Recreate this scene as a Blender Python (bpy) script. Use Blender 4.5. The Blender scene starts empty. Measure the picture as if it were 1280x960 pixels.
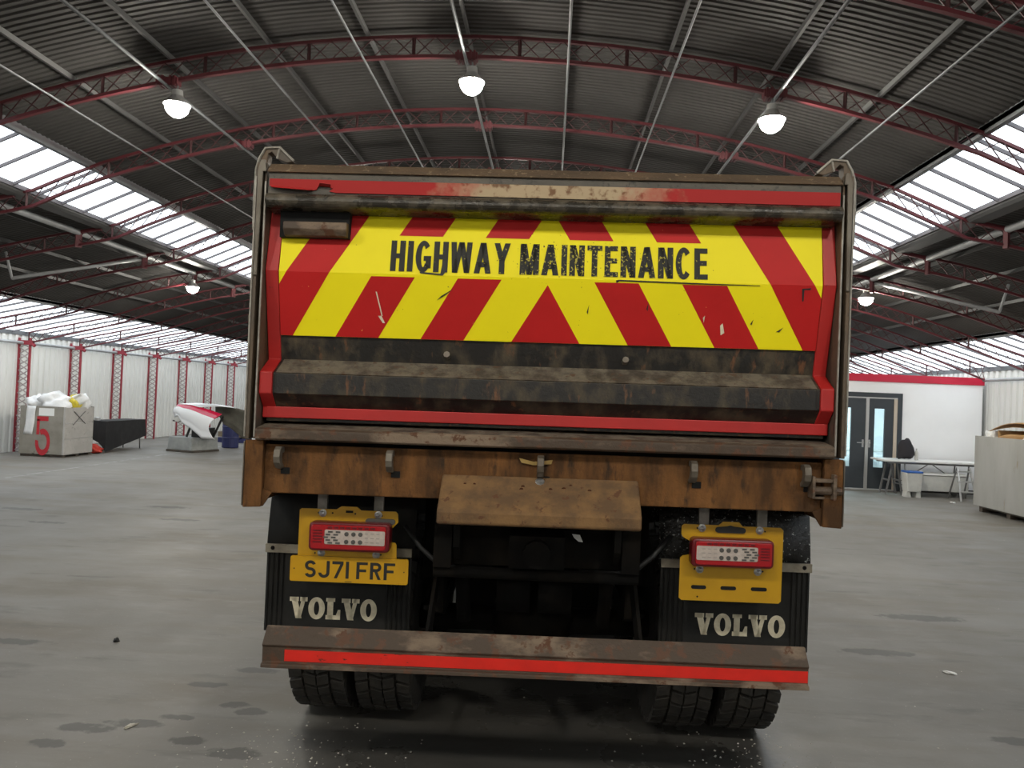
import bpy, bmesh, math, random
from mathutils import Vector, Matrix
R = math.radians
SC = bpy.context.scene
COL = SC.collection
rnd = random.Random(7)

# ------------------------------------------------------------------ camera, sky, exposure
def make_camera():
    F, H, roll, vp = 950.0, 1.72, R(2.3), (687.0, 498.0)
    d = Vector(((vp[0]-640)/F, -(vp[1]-480)/F, 1.0)).normalized()      # hall axis seen from the camera
    up = Vector((math.sin(roll), math.cos(roll), 0)); up = (up - d*up.dot(d)).normalized()
    x = up.cross(d) if up.cross(d).x > 0 else d.cross(up)
    m = Matrix(((x.x, x.y, -x.z), (d.x, d.y, -d.z), (up.x, up.y, -up.z)))  # camera axes in world columns
    cd = bpy.data.cameras.new('camera'); cd.sensor_width = 36; cd.lens = F/1280*36
    cd.clip_start = 0.05; cd.clip_end = 300
    co = bpy.data.objects.new('camera', cd); COL.objects.link(co)
    co.matrix_world = Matrix.Translation((0, 0, H)) @ m.to_4x4()
    SC.camera = co
make_camera()
world = bpy.data.worlds.new('sky'); SC.world = world; world.use_nodes = True
bg = world.node_tree.nodes['Background']
bg.inputs[0].default_value = (0.91, 0.965, 1.0, 1); bg.inputs[1].default_value = 3.1
SC.view_settings.view_transform = 'Standard'; SC.view_settings.look = 'None'
SC.view_settings.gamma = 1; SC.view_settings.use_curve_mapping = False
SC.view_settings.exposure = 0.0
LAMP = 500.0     # strength of a high bay lamp's lens
SC.cycles.max_bounces = 8; SC.cycles.diffuse_bounces = 4; SC.cycles.glossy_bounces = 4
SC.cycles.transparent_max_bounces = 12; SC.cycles.sample_clamp_indirect = 4
SC.cycles.use_denoising = True

# ------------------------------------------------------------------ materials
def mat(name, c1, c2=None, rough=.5, metal=0, scale=5, stretch=(1,1,1), lo=.4, hi=.6,
        c3=None, s3=30, t3=.62, w3=.04, stretch3=(1,1,1), bump=0, bscale=None, emis=None, spec=.5, rvar=0, coat=0):
    m = bpy.data.materials.new(name); m.use_nodes = True
    nt = m.node_tree; N = nt.nodes; L = nt.links
    p = N['Principled BSDF']
    p.inputs['Base Color'].default_value = (*c1, 1); p.inputs['Roughness'].default_value = rough
    p.inputs['Metallic'].default_value = metal; p.inputs['Specular IOR Level'].default_value = spec
    p.inputs['Coat Weight'].default_value = coat
    if emis:
        p.inputs['Emission Color'].default_value = (*emis[0], 1); p.inputs['Emission Strength'].default_value = emis[1]
    if not (c2 or c3 or bump): return m
    tc = N.new('ShaderNodeTexCoord')
    def noise(sc, st, det=6):
        mp = N.new('ShaderNodeMapping'); mp.inputs['Scale'].default_value = st
        L.new(tc.outputs['Object'], mp.inputs[0])
        n = N.new('ShaderNodeTexNoise'); n.inputs['Scale'].default_value = sc; n.inputs['Detail'].default_value = det
        n.inputs['Roughness'].default_value = .62
        L.new(mp.outputs[0], n.inputs[0]); return n
    def ramp(src, a, b):
        r = N.new('ShaderNodeMapRange'); r.inputs[1].default_value = a; r.inputs[2].default_value = b
        L.new(src, r.inputs[0]); return r.outputs[0]
    def mix(f, a, b):
        x = N.new('ShaderNodeMix'); x.data_type = 'RGBA'; L.new(f, x.inputs[0])
        for s, v in ((6, a), (7, b)):
            if isinstance(v, tuple): x.inputs[s].default_value = (*v, 1)
            else: L.new(v, x.inputs[s])
        return x.outputs[2]
    cur = c1
    n1 = noise(scale, stretch)
    f1 = ramp(n1.outputs[0], lo, hi)
    if c2: cur = mix(f1, c1, c2)
    if c3:
        n3 = noise(s3, stretch3, 4); cur = mix(ramp(n3.outputs[0], t3, t3+w3), cur, c3)
    if not isinstance(cur, tuple): L.new(cur, p.inputs['Base Color'])
    if rvar:
        rr = N.new('ShaderNodeMapRange'); rr.inputs[3].default_value = rough-rvar; rr.inputs[4].default_value = rough+rvar
        L.new(f1, rr.inputs[0]); L.new(rr.outputs[0], p.inputs['Roughness'])
    if bump:
        b = N.new('ShaderNodeBump'); b.inputs['Strength'].default_value = bump; b.inputs['Distance'].default_value = .01
        nb = noise(bscale or scale*6, (1,1,1), 4); L.new(nb.outputs[0], b.inputs['Height']); L.new(b.outputs[0], p.inputs['Normal'])
    return m

M = {}
M['rust'] = mat('rusty_steel', (.062,.030,.012), (.19,.083,.025), .82, 0, 8, (1,1,.35), .40, .64, (.036,.021,.012), 20, .56, .14, (1,1,.3), .5, 50, spec=.25)
M['rust_light'] = mat('sandy_rusted_steel', (.11,.062,.028), (.205,.112,.042), .85, 0, 8, (1,1,1), .40, .62, (.10,.042,.016), 20, .60, .05, (1,1,1), .35, 60)
M['dust'] = mat('dust_caked_steel', (.15,.125,.09), (.055,.042,.03), .75, 0, 14, (1,1,1), .42, .62, (.09,.045,.022), 30, .58, .1, (1,1,1), .5, 60)
M['brown'] = mat('brown_grimy_steel', (.062,.040,.025), (.20,.145,.10), .72, 0, 5, (.45,1,1), .50, .60, (.095,.040,.018), 16, .55, .06, (1,1,1), .4, 50, rvar=.12)
M['topdirt'] = mat('dirt_covered_rail', (.13,.082,.045), (.075,.05,.03), .85, 0, 9, (.4,1,1), .4, .65, (.21,.15,.09), 34, .6, .05, (1,1,1), .5, 60)
M['black_steel'] = mat('black_painted_steel_with_grime', (.010,.0085,.007), (.075,.056,.032), .62, 0, 11, (1,1,.6), .46, .68, (.13,.055,.022), 20, .60, .10, (1,1,.3), .25, 50, rvar=.12)
M['edge_steel'] = mat('worn_grey_steel_edge', (.17,.15,.12), (.09,.07,.05), .5, .3, 8, (1,1,.4), .4, .65, None, bump=.2)
M['post'] = mat('grimy_grey_brown_post', (.085,.07,.055), (.15,.095,.05), .6, .1, 5, (1,1,.3), .4, .65, (.045,.035,.03), 20, .6, .08, (1,1,.3), .3, 40)
M['red'] = mat('red_paint', (.45,.016,.014), (.34,.013,.012), .5, 0, 3, (1,1,1), .35, .7, (.08,.02,.015), 40, .70, .02, (1,1,1), .08, 30)
M['hz_yellow'] = None
M['panel_red'] = mat('red_reflective_sheet', (.50,.012,.012), (.43,.010,.010), .55, 0, 3, (1,1,1), .35, .65, (.75,.5,.12), 34, .735, .01, (1,1,1), spec=.25)
M['tape_red'] = mat('bright_red_reflective_tape', (.78,.022,.012), (.62,.02,.012), .35, 0, 6, (1,1,1), .35, .7, (.10,.02,.012), 40, .68, .02, (.35,1,1))
M['black'] = mat('matt_black', (.012,.012,.012), None, .6)
M['hole'] = mat('dark_hole', (.003,.003,.003), None, .9)
M['rubber'] = mat('black_rubber', (.011,.011,.0105), (.02,.019,.017), .75, 0, 6, (1,1,1), .35, .7, None, bump=.1, spec=.3)
M['wet'] = mat('wet_plastic_glint_specks', (.012,.012,.012), (.02,.02,.02), .16, 0, 10, (1,1,1), .4, .6, (.5,.52,.5), 85, .63, .05, (1,1,1), .9, 45)  # pale specks paint the wet glints into the colour
M['tyre'] = mat('tyre_rubber', (.014,.0125,.010), (.03,.025,.019), .85, 0, 9, (1,1,1), .4, .65, None, bump=.4)
M['under'] = mat('oily_black_chassis', (.005,.0045,.004), (.013,.010,.007), .85, 0, 5, (1,1,1), .45, .7, None, bump=.2, spec=.15)
M['board_yellow'] = mat('yellow_powder_coat', (.52,.285,.004), (.44,.235,.004), .45, 0, 4, (1,1,1), .35, .7, (.12,.07,.01), 50, .74, .01)
M['plate_yellow'] = mat('number_plate_yellow', (.58,.315,.004), (.52,.275,.005), .35, 0, 5, (1,1,1), .3, .7)
M['lens_red'] = mat('red_lamp_lens', (.36,.005,.010), None, .22, coat=.4)
M['lens_dark'] = mat('dark_red_lamp_housing', (.12,.004,.008), None, .3)
M['lens_white'] = mat('pale_lamp_reflector', (.52,.45,.40), (.44,.37,.33), .3, 0, 60)
M['lens_grey'] = mat('grey_lamp_reflector', (.18,.165,.15), None, .3, .4)
M['zinc'] = mat('zinc_bolt', (.5,.5,.5), (.3,.29,.28), .35, .8, 40)
M['arm'] = mat('grey_bracket_arm', (.20,.18,.16), (.13,.12,.10), .5, .2, 20)
M['rim'] = mat('pale_worn_rim', (.34,.32,.28), (.22,.20,.17), .5, .2, 20)
M['logo'] = mat('cream_logo_paint', (.72,.65,.48), (.60,.53,.38), .6, 0, 30)
M['strap'] = mat('dusty_aluminium_strip', (.30,.27,.21), (.20,.17,.13), .55, .3, 12)
M['letter'] = None

def speck_mat(name, base, base2, speck, thr, xmask):
    """sheet with worn flecks; the flecks crowd around the middle of the panel"""
    m = bpy.data.materials.new(name); m.use_nodes = True; nt = m.node_tree; N = nt.nodes; L = nt.links
    p = N['Principled BSDF']; p.inputs['Roughness'].default_value = .55; p.inputs['Specular IOR Level'].default_value = .3
    tc = N.new('ShaderNodeTexCoord'); sp = N.new('ShaderNodeSeparateXYZ'); L.new(tc.outputs['Object'], sp.inputs[0])
    def math_(op, a, b=None):
        n = N.new('ShaderNodeMath'); n.operation = op
        for i, v in enumerate((a, b)):
            if v is None: continue
            if isinstance(v, (int, float)): n.inputs[i].default_value = v
            else: L.new(v, n.inputs[i])
        return n.outputs[0]
    nz = N.new('ShaderNodeTexNoise'); nz.inputs['Scale'].default_value = 95; nz.inputs['Detail'].default_value = 3; L.new(tc.outputs['Object'], nz.inputs[0])
    big = N.new('ShaderNodeTexNoise'); big.inputs['Scale'].default_value = 5; L.new(tc.outputs['Object'], big.inputs[0])
    dx = math_('DIVIDE', math_('SUBTRACT', sp.outputs[0], xmask[0]), xmask[1]); dz = math_('DIVIDE', math_('SUBTRACT', sp.outputs[2], xmask[2]), xmask[3])
    rr = math_('ADD', math_('MULTIPLY', dx, dx), math_('MULTIPLY', dz, dz))
    near = math_('MAXIMUM', math_('SUBTRACT', 1.0, rr), 0.0)
    val = math_('ADD', nz.outputs[0], math_('MULTIPLY', near, xmask[4]))
    f = N.new('ShaderNodeMapRange'); f.inputs[1].default_value = thr; f.inputs[2].default_value = thr+.02; L.new(val, f.inputs[0])
    a = N.new('ShaderNodeMix'); a.data_type = 'RGBA'; a.inputs[6].default_value = (*base, 1); a.inputs[7].default_value = (*base2, 1)
    L.new(big.outputs[0], a.inputs[0])
    b = N.new('ShaderNodeMix'); b.data_type = 'RGBA'; L.new(f.outputs[0], b.inputs[0]); L.new(a.outputs[2], b.inputs[6]); b.inputs[7].default_value = (*speck, 1)
    L.new(b.outputs[2], p.inputs['Base Color']); return m
M['hz_yellow'] = speck_mat('yellow_fluorescent_sheet', (.93,.80,.004), (.84,.72,.004), (.10,.06,.02), .742, (.10,.42,2.33,.16,.075))
M['letter'] = speck_mat('black_worn_lettering', (.012,.012,.010), (.02,.02,.016), (.42,.36,.05), .70, (.17,.50,2.32,.3,.12))
def worn_strip():
    m = bpy.data.materials.new('red_strip_worn_to_bare_metal'); m.use_nodes = True; nt = m.node_tree; N = nt.nodes; L = nt.links
    p = N['Principled BSDF']; p.inputs['Roughness'].default_value = .6; p.inputs['Specular IOR Level'].default_value = .25
    tc = N.new('ShaderNodeTexCoord'); sp = N.new('ShaderNodeSeparateXYZ'); L.new(tc.outputs['Object'], sp.inputs[0])
    nz = N.new('ShaderNodeTexNoise'); nz.inputs['Scale'].default_value = 14; nz.inputs['Detail'].default_value = 6; L.new(tc.outputs['Object'], nz.inputs[0])
    ab = N.new('ShaderNodeMath'); ab.operation = 'ABSOLUTE'; L.new(sp.outputs[0], ab.inputs[0])
    ad = N.new('ShaderNodeMath'); ad.operation = 'ADD'; L.new(ab.outputs[0], ad.inputs[0])
    ms = N.new('ShaderNodeMath'); ms.operation = 'MULTIPLY'; ms.inputs[1].default_value = .5; L.new(nz.outputs[0], ms.inputs[0]); L.new(ms.outputs[0], ad.inputs[1])
    f = N.new('ShaderNodeMapRange'); f.inputs[1].default_value = .52; f.inputs[2].default_value = .78; L.new(ad.outputs[0], f.inputs[0])
    n2 = N.new('ShaderNodeTexNoise'); n2.inputs['Scale'].default_value = 26; n2.inputs['Detail'].default_value = 6; L.new(tc.outputs['Object'], n2.inputs[0])
    r2 = N.new('ShaderNodeMapRange'); r2.inputs[1].default_value = .5; r2.inputs[2].default_value = .62; L.new(n2.outputs[0], r2.inputs[0])
    a = N.new('ShaderNodeMix'); a.data_type = 'RGBA'; a.inputs[6].default_value = (.42,.32,.2,1); a.inputs[7].default_value = (.17,.09,.045,1); L.new(r2.outputs[0], a.inputs[0])
    b = N.new('ShaderNodeMix'); b.data_type = 'RGBA'; L.new(f.outputs[0], b.inputs[0]); L.new(a.outputs[2], b.inputs[6]); b.inputs[7].default_value = (.36,.016,.015,1)
    L.new(b.outputs[2], p.inputs['Base Color']); return m
M['worn_red'] = worn_strip()

M['deck'] = mat('dark_roof_sheeting', (.040,.038,.036), (.056,.053,.050), .75, 0, 1.2, (1,1,1), .35, .65)
M['truss_web'] = mat('dark_truss_lacing', (.055,.014,.016), None, .6)
M['deckbar'] = mat('dark_purlin_steel', (.075,.075,.075), None, .6)
M['truss'] = mat('dark_red_truss_paint', (.105,.014,.02), (.085,.012,.017), .55, 0, 2)
M['purlin'] = mat('grey_steel_tube', (.17,.18,.19), (.12,.125,.13), .5, .2, 2)
M['pipe'] = mat('pale_grey_pipe', (.36,.37,.38), (.28,.285,.29), .5, 0, 2)
M['bar'] = mat('grey_glazing_bar', (.13,.12,.13), None, .6)
M['wallsheet'] = mat('off_white_cladding', (.74,.74,.71), (.66,.66,.64), .55, 0, .8, (1,1,.4), .35, .65)
M['gable'] = mat('pale_gable_cladding', (.55,.55,.53), (.48,.48,.46), .6, 0, .8)
M['column'] = mat('red_column_paint', (.30,.03,.045), (.24,.025,.037), .5, 0, 3)
M['lattice'] = mat('pale_lattice_paint', (.42,.38,.37), (.35,.30,.30), .6, 0, 3)
M['white'] = mat('white_panel', (.91,.915,.93), (.87,.875,.89), .35, 0, .8)
M['fascia'] = mat('crimson_fascia', (.60,.014,.05), (.54,.012,.045), .4, 0, 1)
M['door'] = mat('charcoal_door', (.035,.042,.05), (.042,.05,.058), .45, 0, 2)
M['alu'] = mat('brushed_aluminium', (.55,.55,.54), None, .35, .6)
M['silver'] = mat('silver_metal', (.6,.6,.6), None, .3, .9)
M['paper'] = mat('white_paper', (.78,.78,.76), None, .7)
M['plasticbag'] = mat('white_plastic_bag', (.80,.80,.80), (.70,.71,.72), .45, 0, 6, bump=.3, bscale=12)
M['bagyellow'] = mat('yellow_plastic_bag', (.72,.60,.04), (.45,.36,.05), .45, 0, 6)
M['crate_a'] = mat('tan_grey_crate_side', (.24,.225,.19), (.33,.31,.27), .45, .2, 3, (1,1,1), .35, .65, (.11,.10,.09), 5, .62, .08)
M['crate_b'] = mat('silver_foil_crate_side', (.42,.41,.39), (.52,.50,.48), .4, .25, 3, (1,1,1), .35, .65, (.30,.29,.27), 9, .6, .1)
M['spray_red'] = mat('red_spray_paint', (.50,.022,.035), (.40,.02,.03), .6, 0, 8)
M['marker'] = mat('grey_marker', (.16,.16,.16), None, .7)
M['crate_c'] = mat('pale_grey_galvanised_crate', (.40,.40,.385), (.33,.33,.31), .5, .15, 2.5, (1,1,.25), .35, .65, (.27,.24,.17), 5, .64, .1, (1,1,.3))
M['pallet'] = mat('dark_pallet_wood', (.045,.037,.03), (.08,.065,.05), .8, 0, 6)
M['palletwood'] = mat('raw_pallet_wood', (.22,.17,.11), (.16,.12,.08), .8, 0, 6)
M['cardboard'] = mat('brown_cardboard', (.45,.27,.12), (.38,.22,.09), .8, 0, 3)
M['cloth'] = mat('black_cloth', (.014,.014,.016), (.022,.022,.024), .9, 0, 5)
M['tabletop'] = mat('white_table_top', (.76,.76,.74), None, .4)
M['legs'] = mat('grey_table_leg', (.20,.20,.20), None, .45, .4)
M['bodywhite'] = mat('white_car_paint', (.74,.75,.77), None, .22, coat=.5)
M['bodyred'] = mat('crimson_car_stripe', (.50,.012,.05), None, .25, coat=.5)
M['bodyinner'] = mat('unpainted_shell_inside', (.07,.065,.05), (.10,.095,.075), .7, 0, 5)
M['plinth'] = mat('grey_concrete_block', (.30,.31,.30), (.24,.25,.245), .8, 0, 5)
M['navy'] = mat('navy_blue_plastic', (.02,.025,.10), None, .4)
M['blue'] = mat('blue_plastic_lid', (.03,.12,.42), None, .4)
M['tub'] = mat('pale_grey_plastic', (.55,.55,.52), (.48,.48,.46), .5, 0, 5)
M['redrag'] = mat('red_rag', (.55,.05,.03), (.4,.03,.02), .8, 0, 20)
M['darkbag'] = mat('dark_bag_cloth', (.018,.016,.02), None, .8)
M['chip'] = mat('pale_grit', (.55,.52,.45), (.3,.28,.24), .8, 0, 30)
M['cabpaint'] = mat('white_cab_paint', (.6,.6,.6), None, .3)

def pane_mat(name, tint, clear=.86):
    m = bpy.data.materials.new(name); m.use_nodes = True; nt = m.node_tree; N = nt.nodes; L = nt.links
    N.remove(N['Principled BSDF']); out = N['Material Output']
    t = N.new('ShaderNodeBsdfTransparent'); t.inputs[0].default_value = (*tint, 1)
    g = N.new('ShaderNodeBsdfGlossy'); g.inputs['Roughness'].default_value = .08
    x = N.new('ShaderNodeMixShader'); x.inputs[0].default_value = clear
    L.new(g.outputs[0], x.inputs[1]); L.new(t.outputs[0], x.inputs[2]); L.new(x.outputs[0], out.inputs[0]); return m
M['pane'] = pane_mat('rooflight_glass', (.93,.96,.98), .93)
M['doorglass'] = pane_mat('door_glass', (.74,.86,.88), .86)

def floor_mat():
    m = bpy.data.materials.new('worn_concrete_floor'); m.use_nodes = True; nt = m.node_tree; N = nt.nodes; L = nt.links
    p = N['Principled BSDF']; tc = N.new('ShaderNodeTexCoord')
    def noise(s, st=(1,1,1), det=8, ro=.6):
        mp = N.new('ShaderNodeMapping'); mp.inputs['Scale'].default_value = st; L.new(tc.outputs['Object'], mp.inputs[0])
        n = N.new('ShaderNodeTexNoise'); n.inputs['Scale'].default_value = s; n.inputs['Detail'].default_value = det; n.inputs['Roughness'].default_value = ro
        L.new(mp.outputs[0], n.inputs[0]); return n.outputs[0]
    def rng(v, a, b, c=0., d=1.):
        r = N.new('ShaderNodeMapRange'); r.inputs[1].default_value = a; r.inputs[2].default_value = b; r.inputs[3].default_value = c; r.inputs[4].default_value = d
        L.new(v, r.inputs[0]); return r.outputs[0]
    def mix(f, a, b):
        x = N.new('ShaderNodeMix'); x.data_type = 'RGBA'; L.new(f, x.inputs[0])
        for s, v in ((6, a), (7, b)):
            if isinstance(v, tuple): x.inputs[s].default_value = (*v, 1)
            else: L.new(v, x.inputs[s])
        return x.outputs[2]
    def op(o, a, b=None):
        n = N.new('ShaderNodeMath'); n.operation = o
        for i, v in enumerate((a, b)):
            if v is None: continue
            if isinstance(v, (int, float)): n.inputs[i].default_value = v
            else: L.new(v, n.inputs[i])
        return n.outputs[0]
    c = mix(rng(noise(.5, (1,.5,1)), .35, .65), (.150,.142,.128), (.190,.181,.165))
    c = mix(rng(noise(.9, (.45,1.8,1)), .48, .66, 0, .85), c, (.140,.121,.094))
    c = mix(rng(noise(3.2, (.6,1.5,1)), .52, .68, 0, .55), c, (.205,.198,.184))             # brownish tracked dirt
    c = mix(rng(noise(2.6, (.45,1.7,1), 6), .58, .68, 0, .6), c, (.095,.089,.079))    # dark scuffs
    c = mix(rng(noise(60, det=3), .66, .72, 0, .35), c, (.42,.41,.39))
    # oil and damp spots, each where it lies on the floor
    spots = [(-1.66,3.62,.10,.05),(-2.30,3.50,.10,.05),(-2.22,3.68,.14,.06),(-2.02,3.76,.16,.05),(-1.85,3.86,.09,.04),(-1.62,4.05,.08,.05),
             (-1.42,3.52,.14,.06),(-1.52,3.98,.1,.05),(-1.9,4.3,.12,.05),(-1.7,4.55,.14,.05),(-1.55,4.9,.16,.05),(-1.3,5.1,.12,.04),(-3.4,4.8,.25,.06),
             (2.4,5.6,.3,.08),(3.2,6.6,.4,.10),(2.6,4.2,.2,.06),(-5.2,10.3,.3,.1),(-6.8,9.6,.35,.1),(-4.6,9.4,.3,.08),(-5.9,8.8,.25,.08)]
    sp = N.new('ShaderNodeSeparateXYZ'); L.new(tc.outputs['Object'], sp.inputs[0])
    wob = op('MULTIPLY', op('SUBTRACT', noise(11), .5), 3.2)
    tot = None
    for (x, y, rx, ry) in spots:
        a = op('DIVIDE', op('SUBTRACT', sp.outputs[0], x), rx); b = op('DIVIDE', op('SUBTRACT', sp.outputs[1], y), ry)
        v = op('SUBTRACT', 1.0, op('ADD', op('ADD', op('MULTIPLY', a, a), op('MULTIPLY', b, b)), wob))
        tot = v if tot is None else op('MAXIMUM', tot, v)
    c = mix(rng(tot, 0, .5, 0, .8), c, (.065,.062,.057))
    # damp patch plus the truck's shadow, painted into the floor colour around it
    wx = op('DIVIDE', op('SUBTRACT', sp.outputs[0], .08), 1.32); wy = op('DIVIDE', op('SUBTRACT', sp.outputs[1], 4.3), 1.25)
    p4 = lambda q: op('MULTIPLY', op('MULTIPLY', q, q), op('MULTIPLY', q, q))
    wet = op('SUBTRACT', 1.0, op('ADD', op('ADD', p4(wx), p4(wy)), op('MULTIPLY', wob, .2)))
    damp_shade = rng(wet, 0, .6, 0, 1)
    c = mix(op('MULTIPLY', damp_shade, .8), c, (.040,.038,.034))
    L.new(c, p.inputs['Base Color'])
    ro = rng(noise(1.0), .3, .7, .50, .68)
    r2 = op('SUBTRACT', ro, op('MULTIPLY', damp_shade, .30)); L.new(r2, p.inputs['Roughness'])
    b = N.new('ShaderNodeBump'); b.inputs['Strength'].default_value = .12; b.inputs['Distance'].default_value = .01
    L.new(noise(26, det=5), b.inputs['Height']); L.new(b.outputs[0], p.inputs['Normal'])
    return m
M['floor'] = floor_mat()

# ------------------------------------------------------------------ mesh helpers
LEAN = .009
class MB:
    def __init__(s): s.v = []; s.f = []; s.m = []
    def poly(s, pts, mi=0):
        n = len(s.v); s.v += [tuple(p) for p in pts]; s.f.append(tuple(range(n, n+len(pts)))); s.m.append(mi); return s
    def box(s, x0, x1, y0, y1, z0, z1, mi=0):
        n = len(s.v); s.v += [(x, y, z) for x in (x0, x1) for y in (y0, y1) for z in (z0, z1)]
        for q in ((0,1,3,2),(4,6,7,5),(0,4,5,1),(2,3,7,6),(0,2,6,4),(1,5,7,3)):
            s.f.append(tuple(n+i for i in q)); s.m.append(mi)
        return s
    def prism(s, pts, axis, a0, a1, mi=0, caps=True):
        n = len(s.v); k = len(pts)
        def P(p, a): return (a, p[0], p[1]) if axis == 'x' else (p[0], a, p[1]) if axis == 'y' else (p[0], p[1], a)
        s.v += [P(p, a0) for p in pts] + [P(p, a1) for p in pts]
        for i in range(k):
            j = (i+1) % k; s.f.append((n+i, n+j, n+k+j, n+k+i)); s.m.append(mi)
        if caps:
            s.f.append(tuple(range(n, n+k))); s.f.append(tuple(range(n+2*k-1, n+k-1, -1))); s.m += [mi, mi]
        return s
    def tube(s, pts, r, n=8, mi=0, cap=True):
        pts = [Vector(p) for p in pts]; base = len(s.v); ref = None
        for i, p in enumerate(pts):
            d = (pts[min(i+1, len(pts)-1)] - pts[max(i-1, 0)]).normalized()
            a = d.orthogonal().normalized() if ref is None else (ref - d*ref.dot(d)).normalized()
            ref = a; b = d.cross(a); rr = r[i] if isinstance(r, (list, tuple)) else r
            s.v += [tuple(p + a*math.cos(2*math.pi*k/n)*rr + b*math.sin(2*math.pi*k/n)*rr) for k in range(n)]
        for i in range(len(pts)-1):
            for k in range(n):
                l = (k+1) % n; s.f.append((base+i*n+k, base+i*n+l, base+(i+1)*n+l, base+(i+1)*n+k)); s.m.append(mi)
        if cap:
            s.f.append(tuple(range(base+n-1, base-1, -1))); e = base+(len(pts)-1)*n; s.f.append(tuple(range(e, e+n))); s.m += [mi, mi]
        return s
    def bar(s, p, q, w, h, up=(0,0,1), mi=0):
        p, q, up = Vector(p), Vector(q), Vector(up); d = (q-p).normalized(); a = d.cross(up)
        a = a.normalized() if a.length > 1e-6 else d.orthogonal().normalized(); b = a.cross(d).normalized()
        n = len(s.v)
        for c in (p, q):
            s.v += [tuple(c + a*sx*w/2 + b*sz*h/2) for sx, sz in ((-1,-1),(1,-1),(1,1),(-1,1))]
        for i in range(4):
            j = (i+1) % 4; s.f.append((n+i, n+j, n+4+j, n+4+i)); s.m.append(mi)
        s.f += [(n+3, n+2, n+1, n), (n+4, n+5, n+6, n+7)]; s.m += [mi, mi]; return s
    def lathe(s, prof, c=(0,0,0), axis='z', n=24, mi=0):
        base = len(s.v)
        for (r, h) in prof:
            for k in range(n):
                a = 2*math.pi*k/n; u, w = r*math.cos(a), r*math.sin(a)
                q = (u, w, h) if axis == 'z' else (h, u, w) if axis == 'x' else (u, h, w)
                s.v.append(tuple(q[i]+c[i] for i in range(3)))
        for i in range(len(prof)-1):
            for k in range(n):
                l = (k+1) % n; s.f.append((base+i*n+k, base+i*n+l, base+(i+1)*n+l, base+(i+1)*n+k)); s.m.append(mi)
        s.f.append(tuple(range(base+n-1, base-1, -1))); e = base+(len(prof)-1)*n; s.f.append(tuple(range(e, e+n))); s.m += [mi, mi]
        return s
    def grid(s, rows, mi=0, mf=None):
        n = len(s.v); w = len(rows[0])
        for r in rows: s.v += [tuple(p) for p in r]
        for i in range(len(rows)-1):
            for j in range(w-1):
                s.f.append((n+i*w+j, n+i*w+j+1, n+(i+1)*w+j+1, n+(i+1)*w+j)); s.m.append(mf(i, j) if mf else mi)
        return s
    def mesh(s, name, mats, lean=False, smooth=False, recalc=True):
        me = bpy.data.meshes.new(name)
        v = [(x, y, z+LEAN*x) for x, y, z in s.v] if lean else s.v
        me.from_pydata(v, [], s.f)
        for m in (mats if isinstance(mats, (list, tuple)) else [mats]): me.materials.append(m)
        me.polygons.foreach_set('material_index', s.m)
        if recalc:
            b = bmesh.new(); b.from_mesh(me); bmesh.ops.recalc_face_normals(b, faces=b.faces); b.to_mesh(me); b.free()
        if smooth: me.polygons.foreach_set('use_smooth', [True]*len(me.polygons))
        me.update(); return me
    def build(s, name, mats, parent=None, lean=False, smooth=False, bevel=0, thick=0, recalc=True):
        o = bpy.data.objects.new(name, s.mesh(name, mats, lean, smooth, recalc)); COL.objects.link(o)
        if parent: o.parent = parent
        if thick:
            t = o.modifiers.new('thickness', 'SOLIDIFY'); t.thickness = thick; t.offset = 0
        if bevel:
            b = o.modifiers.new('bevel', 'BEVEL'); b.width = bevel; b.segments = 2; b.limit_method = 'ANGLE'; b.angle_limit = R(35)
        return o
def empty(name, loc=(0,0,0), rz=0):
    o = bpy.data.objects.new(name, None); COL.objects.link(o); o.location = loc; o.rotation_euler = (0, 0, rz); o.empty_display_size = .1; return o
def tag(o, label, cat, group=None):
    o['label'] = label; o['category'] = cat
    if group: o['group'] = group
    return o
def struct(o): o['kind'] = 'structure'; return o
def stuff(o): o['kind'] = 'stuff'; return o
def copy_of(o, parent=None):
    c = o.copy(); COL.objects.link(c); c.parent = parent
    for ch in list(o.children): copy_of(ch, c)
    return c

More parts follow.
